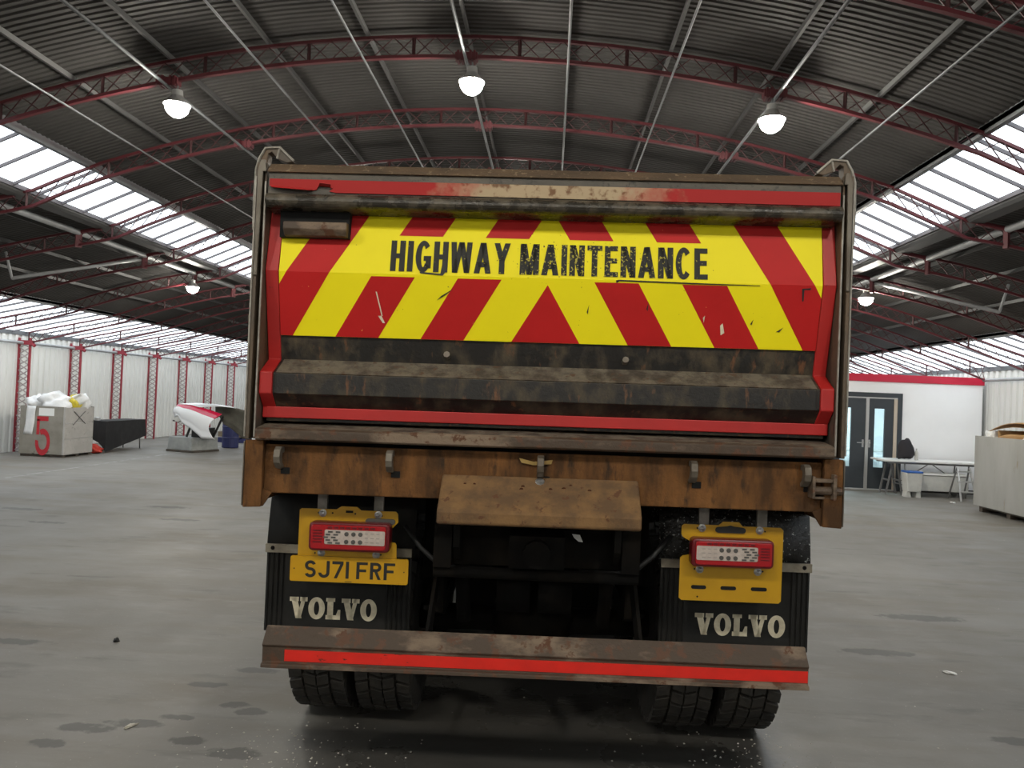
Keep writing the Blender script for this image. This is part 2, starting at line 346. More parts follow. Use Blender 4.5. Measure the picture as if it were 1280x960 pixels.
# ------------------------------------------------------------------ glyphs (height 1): lists of polygons
def rect(a, b, c, d): return [(a, b), (c, b), (c, d), (a, d)]
def stroke(x0, y0, x1, y1, w): return [(x0, y0), (x0+w, y0), (x1+w, y1), (x1, y1)]
def arc(cx, cy, rx, ry, tx, ty, a0, a1, n=14):
    out = []
    for i in range(n):
        a, b = R(a0+(a1-a0)*i/n), R(a0+(a1-a0)*(i+1)/n)
        out.append([(cx+rx*math.cos(a), cy+ry*math.sin(a)), (cx+rx*math.cos(b), cy+ry*math.sin(b)),
                    (cx+(rx-tx)*math.cos(b), cy+(ry-ty)*math.sin(b)), (cx+(rx-tx)*math.cos(a), cy+(ry-ty)*math.sin(a))])
    return out
def glyph(ch, w, s):
    h = s*.9
    if ch in 'I1': return [rect(0, 0, s, 1)]
    if ch == 'H': return [rect(0,0,s,1), rect(w-s,0,w,1), rect(s,.5-h/2,w-s,.5+h/2)]
    if ch == 'T': return [rect(0,1-h,w,1), rect(w/2-s/2,0,w/2+s/2,1-h)]
    if ch == 'E': return [rect(0,0,s,1), rect(s,0,w,h), rect(s,1-h,w*.97,1), rect(s,.52-h/2,w*.92,.52+h/2)]
    if ch == 'F': return [rect(0,0,s,1), rect(s,1-h,w,1), rect(s,.5-h/2,w*.88,.5+h/2)]
    if ch == 'N': return [rect(0,0,s,1), rect(w-s,0,w,1), [(s*.1,1),(s*1.05,1),(w-s*.1,0),(w-s*1.05,0)]]
    if ch == 'M': return [rect(0,0,s,1), rect(w-s,0,w,1), [(0,1),(s*1.1,1),(w/2+s*.45,0),(w/2-s*.45,0)], [(w-s*1.1,1),(w,1),(w/2+s*.45,0),(w/2-s*.45,0)]]
    if ch == 'W':
        q = w*.5; t = s*.95
        return [stroke(w*.22-t/2,0,0,1,t), stroke(w*.22-t/2,0,q-t/2,1,t), stroke(w*.78-t/2,0,q-t/2,1,t), stroke(w*.78-t/2,0,w-t,1,t)]
    if ch == 'A': return [stroke(0,0,w/2-s/2,1,s), stroke(w-s,0,w/2-s/2,1,s), rect(w*.22,.2,w*.78,.2+h)]
    if ch == 'V': return [stroke(w/2-s/2,0,0,1,s), stroke(w/2-s/2,0,w-s,1,s)]
    if ch == 'Y': return [stroke(w/2-s/2,.42,0,1,s), stroke(w/2-s/2,.42,w-s,1,s), rect(w/2-s/2,0,w/2+s/2,.43)]
    if ch == 'C': return arc(w/2,.5,w/2,.52,s,s*.95,42,318,22)
    if ch == 'G': return arc(w/2,.5,w/2,.52,s,s*.95,42,322,22) + [rect(w*.52,.36,w,.36+h), rect(w-s*.95,.12,w,.4)]
    if ch == 'O': return arc(w/2,.5,w/2,.5,s,s*.8,0,360,26)
    if ch == 'S': return arc(w/2,.75-s/4,w/2,.25+s/4,s,s,18,270,16) + arc(w/2,.25+s/4,w/2,.25+s/4,s,s,-162,90,16)
    if ch == 'J': return [rect(w-s,.3,w,1)] + arc(w/2,.3,w/2,.3,s,s,-180,0,12)
    if ch == '7': return [rect(0,1-s,w,1), stroke(w*.18,0,w-s*1.02,1-s,s)]
    if ch == 'R': return [rect(0,0,s,1), rect(s,1-s,w*.55,1), rect(s,.45,w*.55,.45+s), stroke(w-s*1.05,0,w*.38,.46,s)] + arc(w*.55,.725,w*.45,.275,s,s,-90,90,10)
    return []
def slab(ch, w):
    if ch == 'V': return [stroke(w*.36,0,w*.06,1,w*.34), stroke(w*.42,0,w*.70,1,w*.22), rect(0,.80,w*.50,1), rect(w*.58,.80,w,1), rect(w*.36,0,w*.66,.1)]
    if ch == 'O': return arc(w/2,.5,w/2,.52,w*.34,.20,0,360,28)
    if ch == 'L': return [rect(w*.10,.0,w*.50,1), rect(0,.83,w*.62,1), rect(0,0,w,.20), [(w*.70,.2),(w,.2),(w,.46),(w*.84,.46)]]
def text_polys(txt, widths, s, gap):
    out = []; x = 0
    for ch in txt:
        if ch == ' ': x += widths.get(' ', .3); continue
        w = s if ch in 'I1' else widths[ch]
        out += [[(px+x, py) for px, py in p] for p in glyph(ch, w, s)]; x += w+gap
    return out, x-gap
def text_mesh(polys, total, x0, x1, fn, mb=None):
    """lay glyph polygons between x0 and x1; fn(x, v) gives the point"""
    mb = mb or MB(); k = (x1-x0)/total
    for p in polys: mb.poly([fn(x0+k*u, v) for u, v in p])
    return mb

# ================================================================== THE HALL
CX = -.95                      # hall centre line
Y0, Y1 = -13.0, 34.0           # gable walls
PITCH = 1.89; T0 = 7.4         # truss spacing and one truss that is in view
OL, OR = 11.30, 10.55         # offsets of the left and right wall
XL, XR = CX-OL, CX+OR
WTL, WTR = 2.735, 2.76
def deck(o):                   # height of the roof skin over the offset from the centre line
    ow, wt = (OR, WTR) if o > 0 else (OL, WTL); o = abs(o)
    if o <= 5.0: return 5.30-.034*o*o
    if o <= 5.82: return 4.45+(o-5.0)*(4.09-4.45)/.82
    if o <= 9.1:
        t = (o-5.82)/3.28; return 4.09+(3.22-4.09)*t+.42*t*(1-t)
    return 3.22+(o-9.1)*(wt-3.22)/(ow-9.1)
OEL, OER = OL-.27, OR-.27
def chord(o):                  # bottom chord of the arched trusses
    oe = OER if o > 0 else OEL; o = abs(o)
    if o < 5.0: return deck(o)-.25
    if o > 8.9: return deck(8.9)-.27+(o-8.9)*(2.50-deck(8.9)+.27)/(oe-8.9)
    return deck(o)-.25-.02*(o-5)/4
trusses = [T0+PITCH*k for k in range(-10, 14)]

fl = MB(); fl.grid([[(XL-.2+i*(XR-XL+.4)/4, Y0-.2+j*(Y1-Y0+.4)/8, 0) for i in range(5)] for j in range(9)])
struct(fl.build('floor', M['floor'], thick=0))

# ceiling: three decks of corrugated sheeting, ribs running across the hall
def corrug(o0, o1, n):
    mb = MB(); rows = []; y = Y0; k = 0; p = .08
    pat = ((0,0),(.32,0),(.5,.035),(.82,.035))
    while y < Y1:
        for dy, dz in pat:
            yy = y+dy*p
            rows.append([(CX+o0+(o1-o0)*i/n, yy, deck(o0+(o1-o0)*i/n)+.03+dz*.36) for i in range(n+1)])
        y += p
    return mb.grid(rows)
ceil = struct(corrug(-5.0, 5.0, 18).build('ceiling', M['deck'], recalc=False))
for a, b in ((-9.1, -5.82), (5.82, 9.1)):
    corrug(a, b, 8).build('aisle_deck', M['deck'], ceil, recalc=False)
# trusses
def arch_pts(fn, o0, o1, n): return [(CX+o0+(o1-o0)*i/n, 0, fn(o0+(o1-o0)*i/n)) for i in range(n+1)]
tp = MB()
def rail(mb, pts, w, h):
    for a, b in zip(pts, pts[1:]): mb.bar(a, b, w, h)
    return mb
tr_top = rail(MB(), arch_pts(lambda o: deck(o)-.05, -OEL, OER, 48), .036, .03)
tr_bot = rail(MB(), arch_pts(chord, -OEL, OER, 48), .042, .032)
web = MB(); o = -OEL; k = 0; st = .21
while o < OER-.01:
    a, b = o, min(o+st, OER)
    web.bar((CX+a, .012, chord(a)), (CX+b, .012, deck(b)-.05), .009, .009); web.bar((CX+a, -.012, deck(a)-.05), (CX+b, -.012, chord(b)), .009, .009)
    if k % 5 == 0: web.bar((CX+a, 0, chord(a)), (CX+a, 0, deck(a)-.05), .026, .026)
    o += st; k += 1
for oo in (-3, 0, 3):          # splice plates with bolts
    tr_bot.box(CX+oo-.11, CX+oo+.11, -.045, .045, chord(oo)-.04, chord(oo)+.03)
    for q in (-.08, -.04, .04, .08): tr_bot.box(CX+oo+q-.012, CX+oo+q+.012, -.055, .055, chord(oo)-.055, chord(oo)+.045)
m_top, m_bot, m_web = tr_top.mesh('roof_truss', M['truss']), tr_bot.mesh('bottom_chord', M['truss']), web.mesh('web', M['truss_web'])
def link(name, me, parent, loc=(0,0,0), kind=None):
    ob = bpy.data.objects.new(name, me); COL.objects.link(ob); ob.parent = parent; ob.location = loc
    if kind: ob['kind'] = kind
    return ob
for y in trusses:
    t = link('roof_truss', m_top, ceil, (0, y, 0)); link('bottom_chord', m_bot, t); link('web', m_web, t, kind='stuff')
# purlins: tubes along the hall on the bottom chords and darker angles under the sheeting
for oo in range(-4, 5):
    big = oo in (-3, 0, 3)
    MB().tube([(CX+oo, Y0, chord(oo)-.05), (CX+oo, Y1, chord(oo)-.05)], .016 if big else .011, 8).build('tie_tube', M['purlin'], ceil, smooth=True)
    MB().box(CX+oo-.014, CX+oo+.014, Y0, Y1, deck(oo)-.02, deck(oo)+.03).build('purlin', M['deckbar'], ceil)
for sgn in (-1, 1):
    for oo in (6.6, 7.4, 8.2): MB().box(CX+sgn*oo-.014, CX+sgn*oo+.014, Y0, Y1, deck(oo)-.02, deck(oo)+.03).build('purlin', M['deckbar'], ceil)
    g = CX+sgn*5.86
    gp = [(-.04,.06),(-.04,-.03),(-.01,-.06),(.16,-.07),(.2,-.04),(.2,.02),(.17,.02),(.14,-.05),(.0,-.04),(-.02,-.02),(-.02,.06)]
    MB().prism([(g+sgn*px, 4.08+pz) for px, pz in gp], 'y', Y0, Y1).build('gutter', M['deckbar'], ceil)
    MB().tube([(CX+sgn*6.3, Y0, 3.95), (CX+sgn*6.3, Y1, 3.95)], .045, 10).build('tie_pipe', M['pipe'], ceil, smooth=True)
    MB().box(CX+sgn*5.0-.03, CX+sgn*5.0+.03, Y0, Y1, 4.40, 4.50).build('edge_beam', M['purlin'], ceil)
    MB().box(CX+sgn*9.1-.03, CX+sgn*9.1+.03, Y0, Y1, 3.17, 3.27).build('edge_beam', M['purlin'], ceil)
    a = MB()
    a.tube([(CX+sgn*6.3, 13.2, 3.93), (CX+sgn*7.33, 11.2, 3.22)], .028, 8); a.build('brace', M['pipe'], ceil, smooth=True)
    MB().tube([(CX+sgn*7.33, 11.2, 3.22), (CX+sgn*7.45, 11.2, 3.62)], .02, 8).build('brace_strut', M['pipe'], ceil, smooth=True)
    # small cleats where each truss meets the pipe
    for y in trusses:
        c = MB(); c.bar((CX+sgn*6.3, y, 3.95), (CX+sgn*6.3, y, 3.72), .09, .05); c.bar((CX+sgn*6.3, y, 3.95), (CX+sgn*5.95, y, 4.02), .05, .05)
        c.build('cleat', M['truss'], ceil)
# glazed strips: window_1 to window_4
PW = PITCH/4
def glazing(idx, sgn, o0, o1):
    f = MB()
    for oo in (o0, o1): f.bar((CX+sgn*oo, Y0, deck(sgn*oo)+.01), (CX+sgn*oo, Y1, deck(sgn*oo)+.01), .06, .05)
    w = struct(f.build('window_%d' % idx, M['bar']))
    pm = MB().poly([(CX+sgn*o0, 0, deck(sgn*o0)+.02), (CX+sgn*o1, 0, deck(sgn*o1)+.02), (CX+sgn*o1, PW-.03, deck(sgn*o1)+.02), (CX+sgn*o0, PW-.03, deck(sgn*o0)+.02)]).mesh('pane', M['pane'])
    bm = MB().bar((CX+sgn*o0, 0, deck(sgn*o0)), (CX+sgn*o1, 0, deck(sgn*o1)), .022, .035).mesh('glazing_bar', M['bar'])
    y = T0-PW*43+PW*.5
    while y < Y1-.1:
        if y > Y0: link('pane', pm, w, (0, y+.015, 0)); link('glazing_bar', bm, w, (0, y, 0))
        y += PW
glazing(1, -1, 5.0, 5.82); glazing(2, 1, 5.0, 5.82); glazing(3, -1, 9.1, OL); glazing(4, 1, 9.1, OR)

# side walls: corrugated sheets between lattice columns
def sheet(sgn):
    p = .21; rows = [[], []]; y = 0; n = 9
    for k in range(n):
        for dy, dx in ((0,0),(.42,0),(.5,.035),(.92,.035)):
            for r, z in zip(rows, (0, WTL if sgn < 0 else WTR)): r.append((-sgn*dx, (k+dy)*p, z))
    for r, z in zip(rows, (0, WTL if sgn < 0 else WTR)): r.append((0, n*p, z))
    return MB().grid(rows).mesh('cladding_sheet', M['wallsheet'], recalc=False)
for sgn, side in ((-1, 'left'), (1, 'right')):
    X, WT = (XL, WTL) if sgn < 0 else (XR, WTR)
    w = struct(MB().box(X+sgn*.02, X+sgn*.06, Y0, Y1, 0, WT+.02).build('wall_%s' % side, M['wallsheet']))
    sm = sheet(sgn)
    for y in trusses[:-1]: link('cladding_sheet', sm, w, (X, y, 0))
    MB().tube([(X-sgn*.16, Y0, 2.50), (X-sgn*.16, Y1, 2.50)], .035, 8).build('wall_rail', M['pipe'], w, smooth=True)
    MB().box(X-sgn*.02-.02, X-sgn*.02+.02, Y0, Y1, WT-.06, WT+.04).build('eaves_beam', M['purlin'], w)
    ch = MB()
    for d in (.05, .31): ch.box(X-sgn*d-.017, X-sgn*d+.017, -.025, .025, 0, 2.62)
    lat = MB(); z = .05; k = 0
    while z < 2.5:
        a, b = (.07, .29) if k % 2 == 0 else (.29, .07)
        lat.bar((X-sgn*a, 0, z), (X-sgn*b, 0, z+.13), .02, .02, (0,1,0)); lat.bar((X-sgn*b, .012, z), (X-sgn*a, .012, z+.13), .02, .02, (0,1,0)); z += .13; k += 1
    brk = MB(); brk.box(X-sgn*.18-.2, X-sgn*.18+.2, -.05, .05, 2.46, 2.56); brk.tube([(X-sgn*.31, 0, 2.5), (X-sgn*.42, 0, 2.44)], .04, 8)
    cm, lm, bm = ch.mesh('lattice_column', M['column']), lat.mesh('lattice', M['lattice']), brk.mesh('column_head', M['column'])
    for y in trusses:
        if sgn > 0 and 16 < y < 22: continue                        # the office stands against these
        c = link('lattice_column', cm, w, (0, y, 0)); link('lattice', lm, c, kind='stuff'); link('column_head', bm, c)
# gables
def gable(name, y0, y1):
    n = 40; top = [(XL+(XR-XL)*i/n, deck(XL+(XR-XL)*i/n-CX)+.06) for i in range(n+1)]
    return struct(MB().prism(top+[(XR, 0), (XL, 0)], 'y', y0, y1).build(name, M['gable']))
gable('wall_back', Y1, Y1+.1)
gable('wall_front', Y0-.1, Y0)

# ------------------------------------------------------------------ high bay lamps
def lamp_meshes():
    sh = MB().lathe([(.03,.15),(.05,.145),(.055,.09),(.095,.035),(.130,.004),(.130,-.004),(.112,.0)], n=20).mesh('high_bay_lamp', M['alu'], smooth=False)
    le = MB().lathe([(.004,-.125),(.045,-.116),(.082,-.090),(.107,-.050),(.114,-.006),(.110,.0)], n=24)
    em = mat('lamp_lens_light', (.9,.9,.85), emis=((1,.95,.84), LAMP)); return sh, le.mesh('lens', em, smooth=True), MB().tube([(0,0,.15),(0,0,.30)], .008, 6).mesh('hanger', M['purlin'])
LM = lamp_meshes()
def lamp(x, y, z, label, group, hang):
    o = link('high_bay_lamp', LM[0], None, (x, y, z)); link('lens', LM[1], o)
    link('hanger', MB().tube([(0,0,.15),(0,0,hang)], .008, 6).mesh('hanger', M['purlin']), o)
    return tag(o, label, 'lamp', group)
names = ['left of the three lit round lamps under the central roof', 'middle of the three lit round lamps, above the truck tailgate', 'right of the three lit round lamps under the central roof']
for oo, nm in zip((-2.9, .06, 2.98), names):
    z = 4.82-.0345*oo*oo
    lamp(CX+oo, 7.4, z-.02, nm, 'high bay lamps in the row above the truck', chord(oo)-.05-z+.02)
    for y in (-.2, -7.8, 15.0, 22.6):
        lamp(CX+oo, y, z-.02, 'lit round high bay lamp of the rows out of view', 'high bay lamps out of view', chord(oo)-.05-z+.02)
lamp(CX-6.3, 14.9, 3.66, 'small distant lit lamp hung from the left roof pipe', 'lamps on the side pipes', .25)
lamp(CX+6.3, 13.3, 3.66, 'small distant lit lamp hung from the right roof pipe', 'lamps on the side pipes', .25)

# ================================================================== THE TRUCK
TR = empty('tipper_truck', (.04*math.cos(R(1.2))-3.2*math.sin(R(1.2)), .04*math.sin(R(1.2))+3.2*math.cos(R(1.2)), 0), R(1.2))
tag(TR, 'dirty tipper truck seen from behind with red and yellow chevron tailgate', 'truck')
def part(name, mb, m, parent=None, bevel=0, smooth=False, kind=None, thick=0, label=None, recalc=True):
    o = mb.build(name, m, parent or TR, lean=True, smooth=smooth, bevel=bevel, thick=thick, recalc=recalc)
    if kind: o['kind'] = kind
    if label: o['label'] = label
    return o
def py(z): return .04*(z-2.225)/.275 if z >= 2.225 else .06*(2.225-z)/.27
# ---- tailgate body: one folded steel profile (y, z)
core = [(.06,2.66),(.06,2.49),(.045,2.50),(.005,2.225),(.068,1.95),(.09,1.85),(-.006,1.792),(-.006,1.705),(.055,1.64),(.05,1.585),(.16,1.585),(.16,2.66)]
tg = part('tailgate', MB().prism(core, 'x', -1.19, 1.19), M['black_steel'], bevel=.004)
# dust lying on the slope of the lower stiffener
part('stiffener', MB().prism([(.092,1.856),(-.012,1.794),(-.006,1.788),(.10,1.846)], 'x', -1.135, 1.135), M['dust'], tg)
part('stiffener_face', MB().prism([(-.009,1.79),(-.009,1.704),(.0,1.70),(.0,1.79)], 'x', -1.135, 1.135), M['black_steel'], tg, bevel=.003)
# top rail
part('top_rail', MB().prism([(.12,2.685),(-.015,2.680),(-.056,2.642),(-.058,2.634),(-.04,2.634),(-.04,2.655),(.12,2.67)], 'x', -1.195, 1.195), M['topdirt'], tg, bevel=.004)
part('rail_web', MB().prism([(-.045,2.645),(-.05,2.545),(.08,2.545),(.08,2.66)], 'x', -1.19, 1.19), mat('greasy_grey_rail', (.055,.048,.038), (.10,.085,.062), .55, 0, 8, (.4,1,1), .42, .62, (.03,.025,.02), 22, .58, .08, bump=.3), tg)
lipc = []
for i in range(11):
    a = R(95+i*19); lipc.append((-.045+.042*math.cos(a), 2.513+.032*math.sin(a)))
part('rail_lip', MB().prism(lipc+[(.05,2.475),(.05,2.54)], 'x', -1.19, 1.19), mat('wet_grimy_lip', (.03,.026,.02), (.12,.10,.07), .34, 0, 11, (1,1,1), .45, .65, (.02,.018,.015), 24, .6, .06, bump=.3, rvar=.1), tg)
# red strip of the rail, torn on the left
strip = [(-1.183,2.605),(-1.183,2.575),(-1.16,2.572),(-1.13,2.566),(-1.10,2.569),(-1.07,2.563),(-1.03,2.566),(-1.0,2.559),(-.985,2.562),(-.975,2.578),(-.93,2.578),(-.925,2.570),(-.915,2.570),(-.93,2.556),(-.9,2.551),(1.185,2.547),(1.185,2.602)]
part('red_strip', MB().prism([(x, z) for x, z in strip], 'y', -.056, -.051), M['worn_red'], tg, label='red strip worn to bare metal in the middle and torn')
part('torn_flap', MB().poly([(-1.18,-.056,2.575),(-1.0,-.056,2.562),(-1.01,-.072,2.556),(-1.1,-.078,2.560),(-1.17,-.07,2.566)]).poly([(-.975,-.056,2.579),(-.925,-.056,2.574),(-.92,-.075,2.582),(-.965,-.078,2.586)]), M['red'], tg, thick=.002)
# chevron board
EX = 1.145
def clip(poly, f):               # keep the part of a convex polygon where f(p) >= 0
    out = []
    for i, p in enumerate(poly):
        q = poly[(i+1) % len(poly)]; a, b = f(p), f(q)
        if a >= 0: out.append(p)
        if a*b < 0: t = a/(a-b); out.append((p[0]+t*(q[0]-p[0]), p[1]+t*(q[1]-p[1])))
    return out
ZT, ZF, ZB = 2.497, 2.225, 1.957
hp = MB()
for z0, z1 in ((ZF, ZT), (ZB, ZF)):
    hp.prism([(py(z0)-.004, z0), (py(z1)-.004, z1), (py(z1)+.002, z1), (py(z0)+.002, z0)], 'x', -EX, EX, 0)
hz = part('hazard_board', hp, M['hz_yellow'], tg)
rs = MB(); K = .607; edge = lambda z, a: a+K*(2.5-z)
def stripe(a, b, z0, z1):
    for s in (-1, 1):
        for f0, f1 in ((ZF, ZT), (ZB, ZF)):
            lo, hi = max(z0, f0), min(z1, f1)
            if hi-lo < 1e-4: continue
            q = [(edge(lo, a), lo), (edge(lo, b), lo), (edge(hi, b), hi), (edge(hi, a), hi)]
            q = clip(q, lambda p: EX-p[0])
            if len(q) < 3: continue
            q = clip(q, lambda p: p[0])
            if len(q) < 3: continue
            rs.poly([(s*x, py(z)-.0052, z) for x, z in q])
tz = 2.197
rs.poly([(-K*(tz-ZB), py(ZB)-.0052, ZB), (K*(tz-ZB), py(ZB)-.0052, ZB), (0, py(tz)-.0052, tz)])
for a, b in ((.022,.207), (.390,.576)):
    stripe(a, b, 2.394, ZT); stripe(a, b, ZB, 2.214)
stripe(.762, .946, ZB, ZT)
rs_o = part('chevron_stripes', rs, M['panel_red'], tg, recalc=False)
Wd = dict(H=.46,G=.50,W=.68,A=.54,Y=.52,M=.60,N=.47,T=.47,E=.42,C=.50)
lt = MB()
for txt, x0, x1 in (('HIGHWAY', -.671, -.163), ('MAINTENANCE', -.121, .668)):
    P, tot = text_polys(txt, Wd, .178, .080)
    text_mesh(P, tot, x0, x1, lambda x, v: (x, py(2.238+.134*v)-.0066, 2.238+.134*v), lt)
part('lettering', lt, M['letter'], tg, recalc=False, label='black block capitals reading HIGHWAY MAINTENANCE')
# scratches and a lifted edge on the sheet
sc = MB()
for pts in ([(-.545,2.238),(-.455,2.232),(-.448,2.285),(-.438,2.29),(-.430,2.245),(-.445,2.224),(-.54,2.231)], [(.285,2.224),(.30,2.227),(.60,2.222),(.885,2.219),(.885,2.2165),(.60,2.217),(.30,2.221),(.288,2.212)],
            [(1.06,2.21),(1.098,2.214),(1.095,2.206),(1.07,2.206),(1.072,2.16),(1.066,2.158)], [(-.45,2.14),(-.40,2.17),(-.43,2.145),(-.47,2.12)], [(.97,2.03),(1.0,2.05),(.985,2.03)], [(.86,2.06),(.872,2.08),(.866,2.055)],
            [(.17,2.09),(.178,2.12),(.175,2.08)], [(.42,2.11),(.428,2.14),(.426,2.10)]):
    sc.poly([(x, py(z)-.0075, z) for x, z in pts])
part('scratch', sc, M['black'], tg, kind='stuff', recalc=False)
sc = MB()
for pts in ([(-.72,2.05),(-.705,2.05),(-.69,2.02),(-.70,2.02)], [(-.73,2.15),(-.725,2.15),(-.70,2.05),(-.705,2.05)], [(.735,2.05),(.745,2.06),(.755,2.02),(.74,2.01)], [(.66,2.08),(.668,2.09),(.665,2.06)]):
    sc.poly([(x, py(z)-.0075, z) for x, z in pts])
part('chipped_patch', sc, M['logo'], tg, kind='stuff', recalc=False)
# red side plates following the fold
pr = [(.048,2.50),(0,2.228),(.088,1.852),(-.012,1.795),(-.012,1.704),(.046,1.645),(.044,1.60)]
for s in (-1, 1):
    front = [(y-.006, z) for y, z in pr]; back = [(y+.10, z) for y, z in reversed(pr)]
    part('side_strip', MB().prism(front+back, 'x', s*1.148, s*1.203), M['red'], tg, bevel=.004)
part('bottom_strip', MB().box(-1.185, 1.20, .036, .052, 1.600, 1.648), M['red'], tg, bevel=.003)
for x in (-.42, .345): part('drain_stub', MB().tube([(x,.08,1.885),(x,.045,1.895)], .014, 8), M['edge_steel'], tg)
# step pocket in the upper left of the tailgate
part('step_pocket', MB().box(-1.147, -.85, -.01, .04, 2.37, 2.50), M['hole'], tg)
part('step_bar', MB().prism([(-.005,2.432),(-.045,2.430),(-.05,2.40),(-.03,2.374),(-.005,2.370)], 'x', -1.122, -.853), M['brown'], tg, bevel=.004)
# ---- body: posts, sides, floor
for s in (-1, 1):
    p = MB()
    p.box(s*1.232, s*1.249, -.03, .16, 1.51, 2.68); p.box(s*1.206, s*1.232, .03, .16, 1.51, 2.68); p.box(s*1.206, s*1.216, -.025, .16, 1.51, 2.68)
    po = part('corner_post', p, M['post'], bevel=.003)
    part('post_edge', MB().box(s*1.2465, s*1.2525, -.036, -.02, 1.52, 2.62), M['rim'], po)
    part('post_pivot', MB().tube([(s*1.24,.02,2.02),(s*1.268,.02,2.02)], .028, 10), M['post'], po)
    part('post_inner_edge', MB().box(s*1.206, s*1.2125, -.032, -.024, 1.52, 2.60), M['rim'], po)
    # hinge bracket arching over the top corner
    out = [(1.262,2.40),(1.265,2.53),(1.262,2.66),(1.250,2.706),(1.226,2.748),(1.165,2.752),(1.104,2.695),(1.135,2.690),(1.172,2.704),(1.200,2.735),(1.216,2.728),(1.221,2.67),(1.224,2.57),(1.226,2.40)]
    hb = part('hinge_bracket', MB().prism([(s*x, z) for x, z in out], 'y', .0, .055), M['post'], bevel=.003)
    ln = [(1.263,2.40),(1.266,2.53),(1.263,2.66),(1.251,2.707),(1.227,2.750),(1.166,2.754),(1.104,2.697)]
    part('bracket_rim', MB().tube([(s*x, -.003, z) for x, z in ln], .006, 6), M['rim'], hb)
    part('bracket_rib', MB().tube([(s*1.166,.0,2.752),(s*1.176,-.003,2.705)], .005, 6), M['rim'], hb)
    part('inner_arm', MB().prism([(s*x, z) for x, z in ((1.243,2.2),(1.243,2.64),(1.232,2.69),(1.212,2.69),(1.206,2.64),(1.22,2.64),(1.228,2.2))], 'y', -.04, -.028), M['edge_steel'], hb, bevel=.003)
    part('body_side', MB().box(s*1.17, s*1.225, .16, 4.6, 1.40, 2.64), M['rust'])
    for k in range(6): part('body_rib', MB().box(s*1.225, s*1.249, .5+k*.75, .62+k*.75, 1.42, 2.62), M['rust'])
    # lower corner box
    cb = [(s*1.168,1.505),(s*1.246,1.505),(s*1.246,1.222),(s*1.168,1.226)]
    cbx = part('corner_box', MB().prism(cb, 'y', -.03, .0), M['rust'], bevel=.004)
    part('corner_gusset', MB().prism([(s*1.168,1.226),(s*1.168,1.30),(s*1.13,1.285)], 'y', -.012, .0), M['rust'], cbx)
    part('corner_edge', MB().box(s*1.2465, s*1.2505, -.033, -.02, 1.23, 1.50), M['edge_steel'], cbx)
    part('corner_return', MB().box(s*1.225, s*1.246, .0, .5, 1.226, 1.50), M['rust'], cbx)
part('body_floor', MB().box(-1.2, 1.2, .12, 4.6, 1.34, 1.42), M['rust'])
part('headboard', MB().box(-1.2, 1.2, 4.55, 4.65, 1.40, 2.70), M['rust'])
part('sill', MB().prism([(.14,1.582),(-.05,1.560),(-.064,1.552),(-.064,1.515),(-.05,1.508),(.14,1.506)], 'x', -1.195, 1.195), M['brown'], bevel=.004)
part('sill_dust', MB().prism([(.05,1.5735),(-.045,1.5625),(-.045,1.5605),(.05,1.571)], 'x', -1.19, 1.19), M['dust'])
part('sill_recess_shade', MB().box(-1.17, 1.17, .05, .14, 1.47, 1.515), M['hole'])  # near-black plate: the shadow below the sill is put into its colour
beam = part('rear_beam', MB().box(-1.17, 1.17, .0, .12, 1.282, 1.485), M['rust'], bevel=.005)
part('beam_lip', MB().box(-1.165, 1.165, -.006, .02, 1.478, 1.488), M['rust'], beam)
for x in (-1.10, -.63, 0, .632, 1.093):
    hk = [(.0,1.478),(-.035,1.482),(-.055,1.470),(-.062,1.44),(-.055,1.415),(-.03,1.392),(-.005,1.386),(.0,1.40),(-.02,1.415),(-.028,1.44),(-.022,1.455),(.0,1.455)]
    h = part('hook', MB().prism(hk, 'x', x-.014, x+.014), M['edge_steel'], beam, bevel=.003)
    part('slot', MB().box(x+.002, x+.04, -.003, .01, 1.365, 1.392), M['hole'], beam)
la = MB(); la.box(1.118,1.206,-.05,.0,1.41,1.425); la.box(1.112,1.124,-.06,.0,1.345,1.435); la.box(1.196,1.210,-.06,.0,1.340,1.445); la.tube([(1.118,-.03,1.375),(1.24,-.03,1.375)], .018, 8); la.box(1.13,1.2,-.03,0,1.34,1.352)
part('latch', la, M['brown'], bevel=.003)
part('yellow_tag', MB().prism([(-.09,1.466),(-.03,1.452),(.05,1.462),(.045,1.445),(-.03,1.438),(-.08,1.447)], 'y', -.012, -.006), mat('yellow_web_strap', (.34,.23,.07), (.25,.16,.05), .8, 0, 20), beam)
# sloping plate at the middle of the beam
ch = part('chute_plate', MB().prism([(.0,1.388),(-.012,1.385),(-.15,1.262),(-.156,1.25),(-.156,1.206),(-.14,1.20),(-.02,1.23),(.0,1.30)], 'x', -.41, .41), M['rust_light'], bevel=.012)
part('weld_patch', MB().lathe([(.0,.004),(.018,.003),(.024,-.004)], (0,0,0), n=9), M['zinc'], ch)
bpy.data.objects['weld_patch'].location = (0, -.026, 1.372); bpy.data.objects['weld_patch'].rotation_euler = (R(42), 0, 0)
st = MB()
for x, z in ((-.31,1.355),(-.27,1.355),(-.07,1.352),(-.075,1.342),(.045,1.345),(.10,1.35),(.128,1.362),(.205,1.345)):
    y = -.012-(1.385-z)*.138/.123-.002; r = rnd.uniform(.006,.011)
    st.poly([(x+r*math.cos(a)*rnd.uniform(.6,1.2), y-.0005+r*math.sin(a)*.6*-1*.7, z+r*math.sin(a)*.65) for a in [R(q) for q in range(0,360,45)]])
part('rust_spot', st, mat('rust_spot', (.10,.03,.012), None, .8), ch, kind='stuff', recalc=False)
